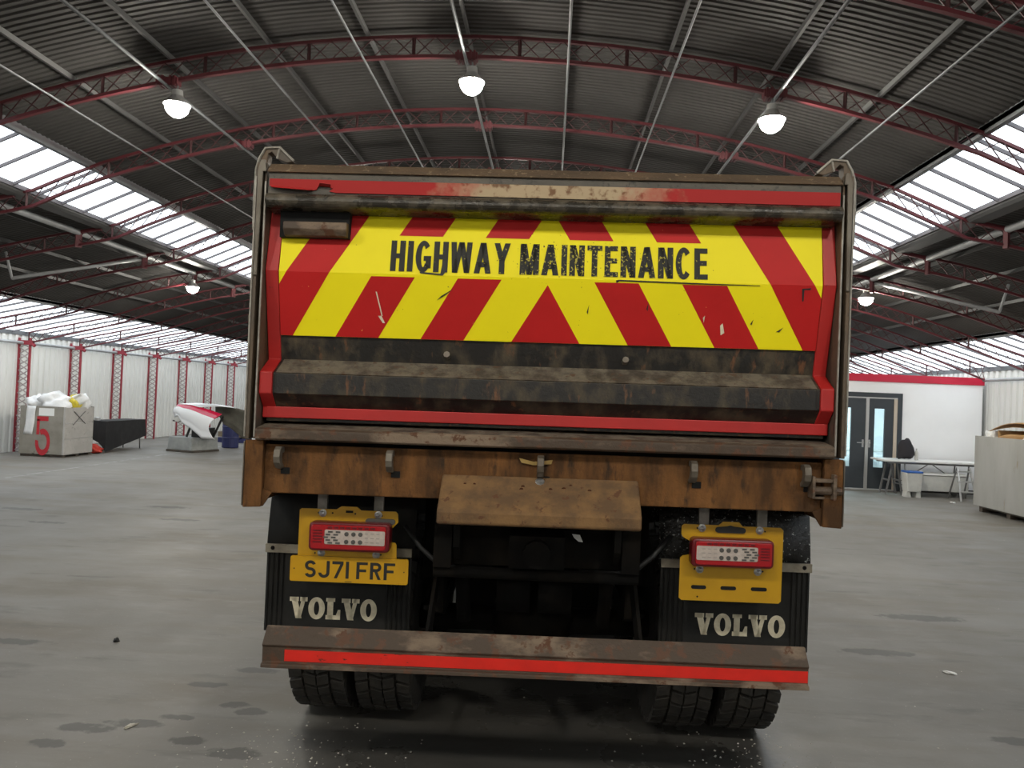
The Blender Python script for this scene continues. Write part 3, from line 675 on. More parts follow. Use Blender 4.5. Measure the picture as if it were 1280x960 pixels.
# ---- lamp boards, lamps, number plate
def board(outline, name, holes, sx):
    b = part(name, MB().prism(outline, 'y', .12, .125), M['board_yellow'])
    return b
bl = [(-1.046,1.196),(-1.038,1.203),(-.884,1.203),(-.863,1.217),(-.793,1.217),(-.775,1.202),(-.622,1.202),(-.612,1.192),(-.610,1.156),(-.632,1.131),(-.651,1.131),(-.651,1.070),(-.62,1.066),(-.613,1.055),(-.610,.98),(-1.046,.98)]
br = [(.623,1.186),(.633,1.195),(.782,1.195),(.800,1.211),(.868,1.211),(.885,1.193),(1.048,1.193),(1.059,1.182),(1.058,.878),(1.048,.868),(.632,.868),(.621,.878),(.621,1.050),(.632,1.059),(.668,1.066),(.668,1.119),(.632,1.138),(.623,1.15)]
BL = board(bl, 'lamp_board', [], -1); BR = board(br, 'lamp_board', [], 1)
BL['label'] = 'yellow lamp board above the number plate'; BR['label'] = 'yellow lamp board with three slots and no plate'
def rrect(x0, x1, z0, z1, r, n=4):
    out = []
    for cx, cz, a in ((x1-r,z1-r,0),(x0+r,z1-r,90),(x0+r,z0+r,180),(x1-r,z0+r,270)):
        for i in range(n+1): q = R(a+90*i/n); out.append((cx+r*math.cos(q), cz+r*math.sin(q)))
    return out
for B, bolts, dots in ((BL, [(-.943,1.186),(-.698,1.186),(-.942,1.011),(-.700,1.011)], [(-.962,1.186),(-.90,1.187),(-.80,1.187),(-.682,1.182),(-.68,1.012),(-.97,1.01)]),
                 (BR, [(.710,1.181),(.957,1.179),(.706,1.003),(.955,1.001)], [(.69,1.18),(.98,1.175),(.684,1.004),(.976,1.003),(.70,.885)])):
    for x, z in bolts:
        b = MB(); b.lathe([(.017,0),(.017,-.004),(.011,-.005)], (x,.120,z), 'y', 12); b.lathe([(.010,-.004),(.010,-.014),(.004,-.018)], (x,.120,z), 'y', 6)
        part('bolt', b, M['zinc'], B)
    d = MB()
    for x, z in dots: d.lathe([(.004,0),(.004,-.001)], (x,.1195,z), 'y', 8)
    part('screw_hole', d, M['hole'], B, kind='stuff')
part('board_slot', MB().box(-.842, -.810, .1185, .122, 1.190, 1.200), M['hole'], BL)
for x0, x1, zc in ((.672,.737,.926),(.798,.865,.926),(.928,.997,.926)): part('board_slot', MB().prism(rrect(x0, x1, zc-.008, zc+.008, .008), 'y', .1185, .122), M['hole'], BR)
part('marker_lamp', MB().prism(rrect(-.752,-.622,1.146,1.170,.012), 'y', .108, .12), mat('grey_marker_lamp', (.07,.065,.06), None, .4), BL)
bd = part('board_badge', MB().prism(rrect(.767,.897,1.164,1.188,.012)[:5]+[(.845,1.192),(.832,1.196),(.82,1.192)]+rrect(.767,.897,1.164,1.188,.012)[5:], 'y', .114, .12), M['black'], BR)
bt = MB()
for k in range(7):                                              # row of pale raised capitals, too small to read
    x = .785+k*.0135
    bt.box(x, x+.003, .1125, .114, 1.170, 1.182); bt.box(x+.006, x+.009, .1125, .114, 1.170, 1.182); bt.box(x, x+.009, .1125, .114, 1.175+.003*(k % 2), 1.178+.003*(k % 2))
for x in (-.95, -.70, .72, .97): part('board_arm', MB().box(x-.021, x+.021, .13, .15, 1.0, 1.30), M['arm'])
def tail_lamp(x0, x1, z0, z1, flip):
    t = part('tail_lamp', MB().prism(rrect(x0, x1, z0, z1, .018), 'y', .055, .118), M['lens_dark'], bevel=.008)
    X = lambda u: x0+(x1-x0)*(1-u if flip else u)                   # u = 0 at the arrow (outer) side
    def bx(mb, u0, u1, v0, v1, y0, y1):
        a, b = sorted((X(u0), X(u1))); h = z1-z0; mb.box(a, b, y0, y1, z0+h*v0, z0+h*v1); return mb
    a, b = sorted((X(.03), X(.955)))
    part('red_lens', MB().prism(rrect(a, b, z0+.010, z1-.010, .012), 'y', .050, .056), M['lens_red'], t, bevel=.003)
    a, b = sorted((X(.205), X(.945))); h = z1-z0
    part('clear_lens', MB().prism(rrect(a, b, z0+h*.26, z0+h*.76, .006), 'y', .0465, .051), M['lens_white'], t)
    lv = MB()
    for k in range(5): bx(lv, .06, .17, .30+.1*k, .345+.1*k, .0485, .051)
    for k in range(8): bx(lv, .24+.075*k, .295+.075*k, .80, .87, .0485, .051)
    part('louvre', lv, M['lens_dark'], t, kind='stuff')
    ds = MB()
    for r in range(2):
        for c in range(3):
            ds.lathe([(.0095,0),(.0095,-.003),(.006,-.0035)], (X(.475+.085*c), .0475, z0+h*(.36+.27*r)), 'y', 12)
    for c in range(2):
        for k in range(5):
            u = .275+.095*c-.028*(2-abs(k-2)); v = .31+.095*k
            bx(ds, u-.028, u+.028, v-.028, v+.028, .0445, .047)
    part('reflector_pattern', ds, mat('grey_reflector_cell', (.085,.08,.075), None, .35), t, kind='stuff')
    ds = MB()
    for r in range(3):
        for c in range(3): bx(ds, .70+.07*c, .74+.07*c, .34+.15*r, .38+.15*r, .0452, .047)
    part('reflector_grid', ds, mat('pale_reflector_cell', (.36,.31,.28), None, .35), t, kind='stuff')
    return t
tail_lamp(-.984, -.633, 1.033, 1.156, False); tail_lamp(.656, 1.003, 1.027, 1.146, True)
plate = part('number_plate', MB().prism(rrect(-1.073, -.555, .888, .998, .008), 'y', .106, .118), M['plate_yellow'])
P, tot = text_polys('SJ71 FRF', {'S':.63,'J':.63,'7':.63,'F':.63,'R':.63,' ':.28}, .177, .139)
part('plate_text', text_mesh(P, tot, -1.008, -.612, lambda x, v: (x, .1050, .906+.074*v)), M['black'], plate, recalc=False, label='black registration SJ71 FRF')
d = MB()
for x in (-1.055, -.573): d.lathe([(.003,0),(.003,-.001)], (x,.106,.943), 'y', 8)
d.box(-.83, -.80, .1050, .106, .891, .8935)
part('plate_screw', d, M['black'], plate, kind='stuff')
# ---- mudguards and flaps
for s in (-1, 1):
    gy, gz, gr = 1.02, .5, .66
    rows = [[], []]
    for i in range(19):
        a = R(196-i*11.5); yy, zz = gy+gr*math.cos(a)*1.0, gz+gr*math.sin(a)
        for r, xx in zip(rows, (.56, 1.245)): r.append((s*xx, yy, zz))
    a0 = [[(s*.56, .30, .98), (s*1.245, .30, .98)]]
    mg = MB()
    prof = [(.30,.985),(.315,1.12),(.335,1.23),(.40,1.285),(.8,1.30),(1.3,1.30),(1.6,1.2),(1.72,.95)]
    mg.grid([[(s*(.56+.685*j/6), y, z-(.018 if j in (0, 6) else 0)) for j in range(7)] for y, z in prof])
    gd = part('mudguard', mg, M['wet'] if s > 0 else M['rubber'], thick=.01, smooth=True)
    fo = [(.30,.99),(.30,.60)]
    ff = MB().box(s*.57, s*1.245, .302, .312, .605, 1.0)
    fp = part('mud_flap', ff, M['rubber'], bevel=.003)
    rb = MB()
    for k in range(4): x = s*(1.234-.023*k); rb.prism([(x-.006,.303),(x,.292),(x+.006,.303)], 'z', .608, .985)
    for k in range(5): x = s*(.585+.023*k); rb.prism([(x-.006,.303),(x,.292),(x+.006,.303)], 'z', .608, .985)
    part('flap_rib', rb, M['rubber'], fp, kind='stuff')
    st_ = part('flap_strip', MB().box(s*.57, s*1.25, .288, .302, .968, 1.008), M['strap'], fp, bevel=.002)
    part('strip_bolt', MB().lathe([(.01,0),(.007,-.006)], (s*1.215,.288,.99), 'y', 8), M['under'], fp)
    lg = MB(); x = 0; ws = dict(V=1.05, O=.98, L=.86); polys = []
    for chh in 'VOLVO':
        polys += [[(px+x, pv) for px, pv in p] for p in slab(chh, ws[chh])]; x += ws[chh]+.06
    x0, x1 = (-1.128, -.722) if s < 0 else (.733, 1.141)
    part('flap_logo', text_mesh(polys, x-.06, x0, x1, lambda u, v: (u, .3005, .668+.098*v)), M['logo'], fp, recalc=False, label='cream slab capitals VOLVO')
# ---- bumper
bp = part('rear_bumper', MB().prism([(.075,.702),(.06,.704),(.004,.640),(.012,.628),(.012,.566),(-.004,.562),(-.006,.546),(.10,.546),(.10,.60)], 'x', -1.147, 1.147), M['brown'], bevel=.003)
part('red_tape', MB().box(-1.05, 1.143, .0085, .0125, .573, .620), M['tape_red'], bp)
part('bumper_dust', MB().prism([(.0605,.7055),(.006,.643),(.0062,.6405),(.0605,.703)], 'x', -1.143, 1.143), M['brown'], bp)
for s in (-1, 1): part('bumper_arm', MB().prism([(.10,.56),(.10,.69),(.48,.98),(.60,.98),(.60,.90)], 'x', s*.455, s*.47), M['under'])
# ---- chassis and running gear
for s in (-1, 1):
    part('chassis_rail', MB().box(s*.38, s*.46, .2, 6.3, .95, 1.22), M['under'])
    sp = MB()
    for k in range(5): sp.box(s*.46, s*.54, .55+.06*k, 1.6-.06*k, .66-.022*k, .68-.022*k)
    part('leaf_spring', sp, M['under'])
    part('spring_hanger', MB().prism([(.5,.95),(.52,.66),(.6,.63),(.66,.7),(.62,.95)], 'x', s*.44, s*.5), M['under'])
    part('hanging_bracket', MB().prism([(.14,1.28),(.16,1.05),(.24,.98),(.3,1.28)], 'x', s*.34, s*.37), M['under'])
    part('air_hose', MB().tube([(s*.60,.25,1.12),(s*.52,.22,1.03),(s*.45,.22,.97),(s*.36,.25,.94),(s*.2,.3,.93)], .012, 6), M['black'], smooth=True)
    part('damper', MB().tube([(s*.36,.45,1.1),(s*.34,.55,.62)], .035, 10), M['under'], smooth=True)
    part('air_tank', MB().tube([(s*.18,.55,.78),(s*.02,.55,.78)], .11, 14), M['under'], smooth=True)
part('cross_member', MB().tube([(-.46,.24,.925),(.46,.24,.92)], .026, 10), M['under'], smooth=True)
part('rear_cross_member', MB().box(-.40, .40, .28, .36, .95, 1.2), M['under'])
part('tow_coupling', MB().box(-.12, .12, .10, .30, .98, 1.12).tube([(0,.05,1.05),(0,.2,1.05)], .06, 12), M['under'])
ax = MB(); ax.tube([(-1.0,1.02,.5),(1.0,1.02,.5)], .07, 12); ax.lathe([(.05,-.2),(.16,-.16),(.22,-.05),(.22,.05),(.16,.16),(.05,.2)], (0,1.0,.52), 'y', 16)
part('axle', ax, M['under'], smooth=True)
ax = MB(); ax.tube([(-1.0,2.35,.5),(1.0,2.35,.5)], .07, 12); ax.lathe([(.05,-.2),(.16,-.16),(.22,-.05),(.22,.05),(.16,.16),(.05,.2)], (0,2.35,.52), 'y', 16)
part('axle', ax, M['under'], smooth=True)
part('prop_shaft', MB().tube([(0,1.2,.55),(0,2.2,.55),(0,4.4,.72)], .06, 10), M['under'], smooth=True)
part('gearbox', MB().prism([(4.3,.48),(5.2,.38),(6.4,.36),(6.4,1.2),(4.3,1.1)], 'x', -.42, .42), M['under'], bevel=.04)
part('front_axle_beam', MB().box(-1.0,1.0,5.54,5.66,.36,.52), M['under'])
for s in (-1, 1): part('fuel_tank', MB().box(s*.50, s*1.15, 3.3, 4.5, .42, 1.15), M['under'], bevel=.08)
part('underside_blocker', MB().box(-.60,.60,2.93,2.945,.03,.95), M['rubber'])  # added sheet, blocks the bright floor beyond so the underside looks dark
part('front_bumper', MB().box(-1.2,1.2,6.85,7.0,.30,.85), M['under'], bevel=.03)
part('inner_valance', MB().box(-.56,.56,.62,.64,.80,1.25), M['under'])
part('tipping_ram_frame', MB().box(-.34,.34,1.5,1.7,.72,1.3), M['under'])
part('paper_scrap', MB().poly([(.155,.2,1.12),(.19,.2,1.117),(.205,.2,1.085),(.185,.195,1.088),(.165,.2,1.103)]), M['paper'], thick=.002)
# wheels: each a tyre with tread lugs and a rim
W_ = .285; rt = .50
prof = [(.30,-.12),(.36,-.135),(.43,-.143),(.462,-.136),(.474,-.113),(.476,0),(.474,.113),(.462,.136),(.43,.143),(.36,.135),(.30,.12)]
tm = MB().lathe(prof, (0,0,0), 'x', 40)
tread = MB(); NL = 38
for k in range(NL):
    for j, (xa, xb) in enumerate(((-.136,-.072),(-.060,-.004),(.004,.060),(.072,.136))):
        a0 = 2*math.pi*(k+(.5 if j in (1, 2) else 0))/NL; a1 = a0+2*math.pi/NL*.72; sk = .02*(1 if j % 2 else -1)
        r0 = .464; r1 = rt-(.006 if j in (0, 3) else 0)
        pts = []
        for rr in (r0, r1):
            for aa, xx in ((a0-sk, xa), (a0+sk, xb), (a1+sk, xb), (a1-sk, xa)):
                pts.append((xx, rr*math.cos(aa), rr*math.sin(aa)))
        n = len(tread.v); tread.v += pts
        for q in ((4,5,6,7),(0,1,5,4),(1,2,6,5),(2,3,7,6),(3,0,4,7)): tread.f.append(tuple(n+i for i in q)); tread.m.append(0)
rim = MB().lathe([(.30,-.11),(.27,-.09),(.25,-.02),(.12,0),(.12,.04),(.25,.04),(.30,.11)], (0,0,0), 'x', 24)
tme, trm, rme = tm.mesh('tyre', M['tyre'], smooth=True), tread.mesh('tread', M['tyre'], recalc=False), rim.mesh('wheel', M['under'])
for x in (-1.065, -.735, 1.085, .755):
    w = link('wheel', rme, TR, (x, 1.02, .5)); link('tyre', tme, w); link('tread', trm, w, kind='stuff')
for x in (-1.065, -.735, 1.085, .755):
    w = link('wheel', rme, TR, (x, 2.35, .5)); link('tyre', tme, w); link('tread', trm, w, kind='stuff')
for x in (-1.05, 1.05):
    w = link('wheel', rme, TR, (x, 5.6, .5)); link('tyre', tme, w); link('tread', trm, w, kind='stuff')
cab = part('cab', MB().prism([(4.85,1.28),(5.2,1.25),(6.9,.95),(7.0,1.6),(6.8,2.9),(4.85,2.95)], 'x', -1.2, 1.2), M['cabpaint'], bevel=.04)
for s in (-1, 1): part('cab_window', MB().box(s*1.2, s*1.206, 5.6, 6.7, 1.75, 2.6), M['black'], cab)

# ================================================================== LEFT SIDE OF THE HALL
def blob(r, seed, amp=.25, sub=3, flat=.6):
    b = bmesh.new(); bmesh.ops.create_icosphere(b, subdivisions=sub, radius=1)
    rr = random.Random(seed); dirs = [(Vector((rr.uniform(-1,1), rr.uniform(-1,1), rr.uniform(-1,1))).normalized(), rr.uniform(-1,1), rr.uniform(2,5)) for _ in range(9)]
    for v in b.verts:
        k = 1+amp*sum(w*math.sin(f*v.co.dot(d)*2) for d, w, f in dirs)/2.2
        v.co = Vector((v.co.x*r[0]*k, v.co.y*r[1]*k, max(v.co.z, -flat)*r[2]*k))
    lo = min(v.co.z for v in b.verts)
    for v in b.verts: v.co.z -= lo
    return b
def blob_obj(name, r, seed, m, loc, rz=0, amp=.25, smooth=True, sub=3):
    me = bpy.data.meshes.new(name); b = blob(r, seed, amp, sub); b.to_mesh(me); b.free(); me.materials.append(m)
    if smooth: me.polygons.foreach_set('use_smooth', [True]*len(me.polygons))
    o = bpy.data.objects.new(name, me); COL.objects.link(o); o.location = loc; o.rotation_euler = (0, 0, rz); return o

def pallet(name, w, d, h, m, parent=None, loc=(0,0,0)):
    p = MB().box(0, w, 0, .1, 0, h*.75).box(0, w, d/2-.05, d/2+.05, 0, h*.75).box(0, w, d-.1, d, 0, h*.75)
    o = p.build(name, m, parent); o.location = loc
    k = max(3, int(w/.16)); bm_ = MB().box(0, .11, 0, d, h*.75, h).mesh('pallet_board', m)
    for i in range(k): link('pallet_board', bm_, o, ((w-.11)*i/(k-1), 0, 0))
    return o
# crate with the red 5
CLX, CLY, CW, CD, CH = -11.12, 16.0, 1.0, 1.05, 1.10
CLX = -11.56+.08
crate = empty('waste_crate', (CLX, CLY, 0)); tag(crate, 'silver grey crate marked with a red 5 beside the left wall', 'crate')
pal = pallet('pallet', CW*.96, CD*.96, .06, M['pallet'], crate, (.02, .03, 0))
MB().box(0, CW, 0, .02, .06, CH).build('front_panel', M['crate_a'], crate)
MB().box(0, .02, .02, CD-.02, .06, CH).build('side_panel', M['crate_a'], crate)
MB().box(0, CW, CD-.02, CD, .06, CH).build('back_panel', M['crate_a'], crate)
for k in range(3): MB().box(CW-.02-.004*k, CW+.004*(2-k), .02, CD-.02, .06+k*.345, .06+(k+1)*.345-.012).build('side_tier', M['crate_b'], crate)
MB().box(CW-.025, CW+.012, -.006, .03, .06, CH).build('corner_strip', M['crate_b'], crate)
MB().box(.02, CW-.02, .02, CD-.02, .10, CH-.12).build('lining', M['plasticbag'], crate)
fm = MB()
for pl in [rect(.10,.88,.66,1.0), rect(.10,.52,.24,.92)] + arc(.42,.33,.36,.35,.15,.15,118,-188,26):
    fm.poly([(.36+.46*(u-.05), -.004, .05+.83*v) for u, v in pl])
fm.build('painted_number', M['spray_red'], crate, recalc=False)['label'] = 'red sprayed number 5'
MB().box(.42, .76, -.005, -.001, .895, 1.06).build('paper_notice', M['paper'], crate)
xm = MB(); xm.bar((CW+.014,.28,.70), (CW+.014,.70,1.0), .004, .02, (1,0,0)); xm.bar((CW+.014,.30,1.0), (CW+.014,.72,.72), .004, .02, (1,0,0)); xm.build('marker_cross', M['marker'], crate)
hs = MB().grid([[(.16+.2*i/4-.06*j/8, -.012-.01*math.sin(i*1.7+j), 1.10-.62*j/8) for i in range(5)] for j in range(9)])
hs.build('plastic_strip', M['plasticbag'], crate, thick=.004, smooth=True)
for i, (x, y, z, r, mm, lb) in enumerate((
    (.18,.25,.98,(.16,.2,.20),'plasticbag','small white plastic bag at the left corner of the 5 crate'),
    (.50,.35,.98,(.34,.28,.22),'plasticbag','large crumpled white plastic sheet heaped on the 5 crate'),
    (.80,.62,.98,(.13,.16,.20),'bagyellow','yellow and brown plastic bag on the 5 crate'),
    (.86,.86,.98,(.13,.15,.20),'plasticbag','small white plastic bag at the right corner of the 5 crate'))):
    tag(blob_obj('plastic_bag', r, 11+i, M[mm], (CLX+x, CLY+y, z), amp=.35), lb, 'bag', 'bags heaped on the 5 crate')
pk = MB().grid([[(CLX+.45+.05*j+.42*i/5, CLY+.35+.03*j+.2*i/5, 1.16+.25*i/5+.06*math.sin(j*1.2)*(1-i/6)-.05*abs(j-2)) for i in range(6)] for j in range(6)])
tag(pk.build('plastic_film', M['plasticbag'], thick=.006, smooth=True), 'white plastic film rising to a point over the 5 crate', 'plastic film')

# cloth covered table
tb = empty('draped_table', (-10.75, 17.55, 0)); tag(tb, 'folding table under a black cloth beside the 5 crate', 'table')
TW, TL, TH = .55, 1.75, .74
MB().box(-TW/2, TW/2, 0, TL, TH-.035, TH).build('table_top', M['tabletop'], tb)
for x in (-.22, .22):
    for y in (.12, TL-.12): MB().tube([(x, y, 0), (x*.9, y, TH-.03)], .014, 8).build('leg', M['legs'], tb, smooth=True)
rows = []
per = [(-TW/2, 0)] + [(-TW/2+TW*i/6, 0) for i in range(1, 7)] + [(TW/2, TL*i/14) for i in range(1, 15)] + [(TW/2-TW*i/6, TL) for i in range(1, 7)] + [(-TW/2, TL-TL*i/14) for i in range(1, 15)]
def hem(i):
    x, y = per[i]
    if x >= TW/2-.01: return .02+.30*(y/TL)
    if y < .01: return .34-.32*((x+TW/2)/TW)**3
    return .30
for j in range(7):
    t = j/6; row = []
    for i, (x, y) in enumerate(per):
        z0 = TH+.004; z = z0-(z0-hem(i))*t; k = 1+.03*t*math.sin(i*1.9)+.05*t
        row.append((x*k+.012*t*(1 if x > 0 else -1), (y-TL/2)*(1+.02*t)+TL/2-.01*t, z))
    rows.append(row)
clo = MB().grid(rows); clo.poly([(x, y, TH+.004) for x, y in per[:-1]])
tc_ = clo.build('tablecloth', M['cloth'], None, thick=.004, smooth=False); tc_.location = tb.location
tag(tc_, 'black cloth draped over the table beside the 5 crate', 'tablecloth')
tin = MB().lathe([(.062,0),(.066,.004),(.066,.075),(.06,.08)], n=20).build('tin', M['silver'], None); tin.location = (-10.80, 17.72, TH+.007)
tag(tin, 'short silver tin on the black tablecloth', 'tin')
tag(blob_obj('rag', (.16,.12,.09), 41, M['redrag'], (-10.58, 17.32, 0), amp=.35), 'red rag lying on the floor by the black cloth table', 'rag')

# car front clip on a concrete block
pl = MB().box(-.02, .84, -.02, .92, .0, .05, 1).prism([(0,.05),(.82,.05),(.78,.37),(.04,.37)], 'y', 0, .9, 0).build('plinth', [M['plinth'], M['pallet']], bevel=.012)
pl.location = (-9.60, 18.78, 0); pl.rotation_euler = (0, 0, R(-19)); tag(pl, 'grey concrete block under the white car bodywork', 'plinth')
clipR = empty('car_front_clip', (-9.27, 18.6, 0)); tag(clipR, 'white car bonnet and wings with crimson stripe on a concrete block', 'car part')
A_ = Vector((1.25, -.30, 0)); Bv = Vector((.75, .45, 0)); nA = Vector((-.24, -.97, 0))
def lerp(tab, s):
    for (a, b), (c, d) in zip(tab, tab[1:]):
        if a <= s <= c: return b+(d-b)*(s-a)/(c-a)
    return tab[-1][1]
topz = [(0,1.20),(.3,1.19),(.7,1.10),(1,1.0)]
botz = [(0,.86),(.06,.92),(.10,.84),(.18,.72),(.38,.61),(.6,.43),(.65,.38),(1,.38)]
def wing(off, flipn):
    rows = []; N_ = 28; Mr = 10
    for i in range(N_+1):
        s = i/N_; r = []
        zt, zb = lerp(topz, s), lerp(botz, s)
        for j in range(Mr+1):
            t = j/Mr; z = zt+(zb-zt)*t
            back = -.20*math.sin(math.pi*min(1, (zt-z)/.66))*s**3 - .05*t*s
            nose = .05*(1-s)**4*math.sin(math.pi*t)
            p = off+A_*(s+back)+nA*flipn*(.10*math.sin(math.pi*(.15+.75*t))-.06*(1-t)**3+.04*(abs(t-.95) < .06)*1) - A_*nose
            r.append((p.x, p.y, z))
        rows.append(r)
    return rows
w1 = MB().grid(wing(Vector((0,0,0)), 1), mf=lambda i, j: 1 if j < 2 else 0)
w1.build('near_wing', [M['bodywhite'], M['bodyred']], clipR, thick=.012, smooth=True)
w2 = MB().grid(wing(Bv, -1)); w2.build('far_wing', M['bodyinner'], clipR, thick=.012, smooth=True)['label'] = 'far wing showing its dark unpainted inside'
p0 = Bv + A_*.9
MB().prism([(p0.x-.02, .36), (p0.x+.06, .36), (p0.x+.02, .62), (p0.x-.03, .62)], 'y', p0.y-.03, p0.y).build('wing_edge', M['bodywhite'], clipR)
hd = []
for i in range(13):
    s = i/12*.5; zt = lerp(topz, s); r = []
    for j in range(9):
        t = j/8; p = A_*s + Bv*t; r.append((p.x, p.y, zt+.035*math.sin(math.pi*t)))
    hd.append(r)
MB().grid(hd).build('bonnet', [M['bodywhite']], clipR, thick=.012, smooth=True)
MB().lathe([(.03,-.05),(.10,-.04),(.12,.02),(.09,.05)], (.03,-.03,.86), 'y', 16).build('lamp_ring', M['tub'], clipR)
MB().tube([(-.12,.0,.78),(.06,.0,.78)], .018, 8).build('stub_bar', M['black'], clipR)
sup = MB().box(.30,.75,.15,.5,.38,.62).tube([(.2,.1,.38),(.35,.2,.95)], .03, 8).tube([(.75,.4,.38),(1.0,.35,.92)], .03, 8); sup.build('support_frame', M['black'], clipR)
# drum, pallets and dark frames behind the bodywork
dr = MB().lathe([(.20,0),(.22,.02),(.22,.26),(.23,.28),(.22,.30),(.22,.56),(.23,.58),(.22,.60),(.22,.80),(.19,.82)], n=24).build('drum', M['navy'], smooth=False); dr.location = (-8.75, 20.6, 0)
tag(dr, 'navy blue plastic drum behind the white car bodywork', 'drum')
for k, (x, y, z, mm, lb) in enumerate(((-9.9,22.4,0,'navy','dark blue plastic pallet, bottom of the stack by the wall'), (-9.9,22.4,.17,'palletwood','bare wooden pallet on top of the dark blue one'), (-9.0,24.2,0,'palletwood','wooden pallet on the floor nearest the truck body'))):
    p = pallet('pallet', 1.2, 1.0, .15, M[mm], None, (x, y, z)); tag(p, lb, 'pallet', 'pallets by the left wall')
fr = empty('leaning_frame', (-10.2, 24.4, 0)); tag(fr, 'tall black A shaped frame leaning by the left wall', 'frame')
fr.location = (-10.2, 25.6, 0)
for a, b in (((0,0,0),(.35,.1,1.55)), ((.9,0,0),(.45,.1,1.55)), ((.18,0,.5),(.70,0,.5))): MB().bar(a, b, .09, .05).build('frame_bar', M['black'], fr)
MB().box(.20,.62,.05,.08,.0,.9).build('frame_panel', M['black'], fr)

# ================================================================== RIGHT SIDE OF THE HALL
OX0, OX1, OY, OZ = 1.2, 9.44, 17.1, 2.55
of = empty('site_office', (0, 0, 0)); tag(of, 'white site office with crimson fascia and charcoal double doors', 'office')
DX0, DX1, DZ = 5.42, 7.73, 2.14
MB().box(OX0, DX0, OY, OY+.08, 0, 2.40).build('wall_panel', M['white'], of)
MB().box(DX1, OX1, OY, OY+.08, 0, 2.40).build('wall_panel', M['white'], of)
MB().box(DX0, DX1, OY, OY+.08, DZ, 2.40).build('wall_panel', M['white'], of)
MB().box(OX1-.08, OX1, OY+.08, OY+3.6, 0, 2.40).build('wall_panel', M['white'], of)
MB().box(OX0, OX0+.08, OY+.08, OY+3.6, 0, 2.40).build('wall_panel', M['white'], of)
MB().box(OX0, OX1, OY+3.6, OY+3.68, 0, 2.40).build('wall_panel', M['white'], of)
MB().box(OX0, OX1, OY+.03, OY+3.68, 2.40, 2.46).build('office_roof', M['white'], of)
MB().box(OX0-.02, OX1+.02, OY-.035, OY+.03, 2.385, OZ).build('fascia', M['fascia'], of, bevel=.004)
MB().box(DX1+.02, OX1, OY-.012, OY, 0, .09).build('skirting', M['black'], of)
fr = MB(); fr.box(DX0, DX1, OY-.03, OY+.06, DZ-.10, DZ); fr.box(DX1-.10, DX1, OY-.03, OY+.06, 0, DZ-.10); fr.box(DX0, DX0+.10, OY-.03, OY+.06, 0, DZ-.10)
fr.build('door_frame', M['door'], of)
MB().box(DX0+.1, DX1-.1, OY-.02, OY+.05, DZ-.13, DZ-.10).build('door_head', M['alu'], of)
MB().box(DX1-.17, DX1-.10, OY-.02, OY+.05, .0, DZ-.13).build('door_jamb', mat('cream_door_jamb', (.55,.47,.38), None, .5), of)
MB().box(6.955, 7.02, OY-.028, OY+.045, 0, DZ-.13).build('meeting_stile', M['alu'], of)
MB().box(DX0+.1, DX1-.1, OY-.03, OY+.05, 0, .025).build('threshold', M['alu'], of)
def leaf(x0, x1, px0, px1, hx, hs):
    d = MB(); z0, z1, pz0, pz1 = .03, DZ-.13, .50, 1.79
    d.box(x0, px0, OY, OY+.045, z0, z1); d.box(px1, x1, OY, OY+.045, z0, z1); d.box(px0, px1, OY, OY+.045, z0, pz0); d.box(px0, px1, OY, OY+.045, pz1, z1)
    o = d.build('door_leaf', M['door'], of)
    MB().box(px0, px1, OY+.018, OY+.026, pz0, pz1).build('pane', M['doorglass'], o)
    h = MB(); h.tube([(hx, OY, 1.03), (hx, OY-.05, 1.03), (hx+hs*.14, OY-.05, 1.03)], .011, 8); h.box(hx-.02, hx+.02, OY-.008, OY, .93, 1.1); h.build('handle', M['silver'], o)
leaf(7.02, DX1-.17, 7.15, 7.37, 7.05, .001)
leaf(6.10, 6.955, 6.42, 6.65, 6.91, -1)
MB().box(DX0+.1, 6.10, OY, OY+.045, .03, DZ-.13).build('side_panel', M['door'], of)
# inside: a glowing panel added to brighten the door glass, and a desk
MB().box(6.2, 8.0, OY+1.2, OY+2.4, 2.36, 2.39).build('glass_fill_panel', mat('added_fill_glow', (.9,.9,.9), emis=((.9,.97,1), 34.0)), of)
MB().box(6.0, 8.6, OY+2.6, OY+3.3, .70, .74).build('desk', M['tub'], of)
MB().box(6.7, 7.0, OY+2.9, OY+3.0, .74, 1.5).build('cabinet', M['door'], of)

# folding table in front of the office
ft = empty('folding_table', (6.98, 16.15, 0)); tag(ft, 'white topped folding table in front of the white office', 'table')
MB().box(0, 2.10, 0, .70, .70, .74).build('table_top', M['tabletop'], ft, bevel=.008)
MB().box(.1, 2.0, .06, .10, .66, .70).build('rail', M['legs'], ft); MB().box(.1, 2.0, .60, .64, .66, .70).build('rail', M['legs'], ft)
for x in (.45, 1.75):
    for y in (.08, .62): MB().tube([(x+(.05 if x < 1 else -.05), y, 0), (x, y, .68)], .016, 8).build('leg', M['legs'], ft, smooth=True)
    MB().tube([(x, .08, .22), (x, .62, .22)], .010, 8).build('stretcher', M['legs'], ft, smooth=True)
    MB().tube([(x, .35, .25), (1.1, .35, .68)], .010, 8).build('brace', M['legs'], ft, smooth=True)
bag = blob_obj('bag', (.17,.12,.26), 57, M['darkbag'], (7.55, 16.45, .742), amp=.18); tag(bag, 'dark cloth bag slumped on the left end of the white table', 'bag')
bo = MB().lathe([(.035,0),(.035,.16),(.014,.20),(.014,.24)], n=14).build('bottle', M['tub']); bo.location = (7.74, 16.40, .742); tag(bo, 'pale bottle standing beside the dark bag on the white table', 'bottle')
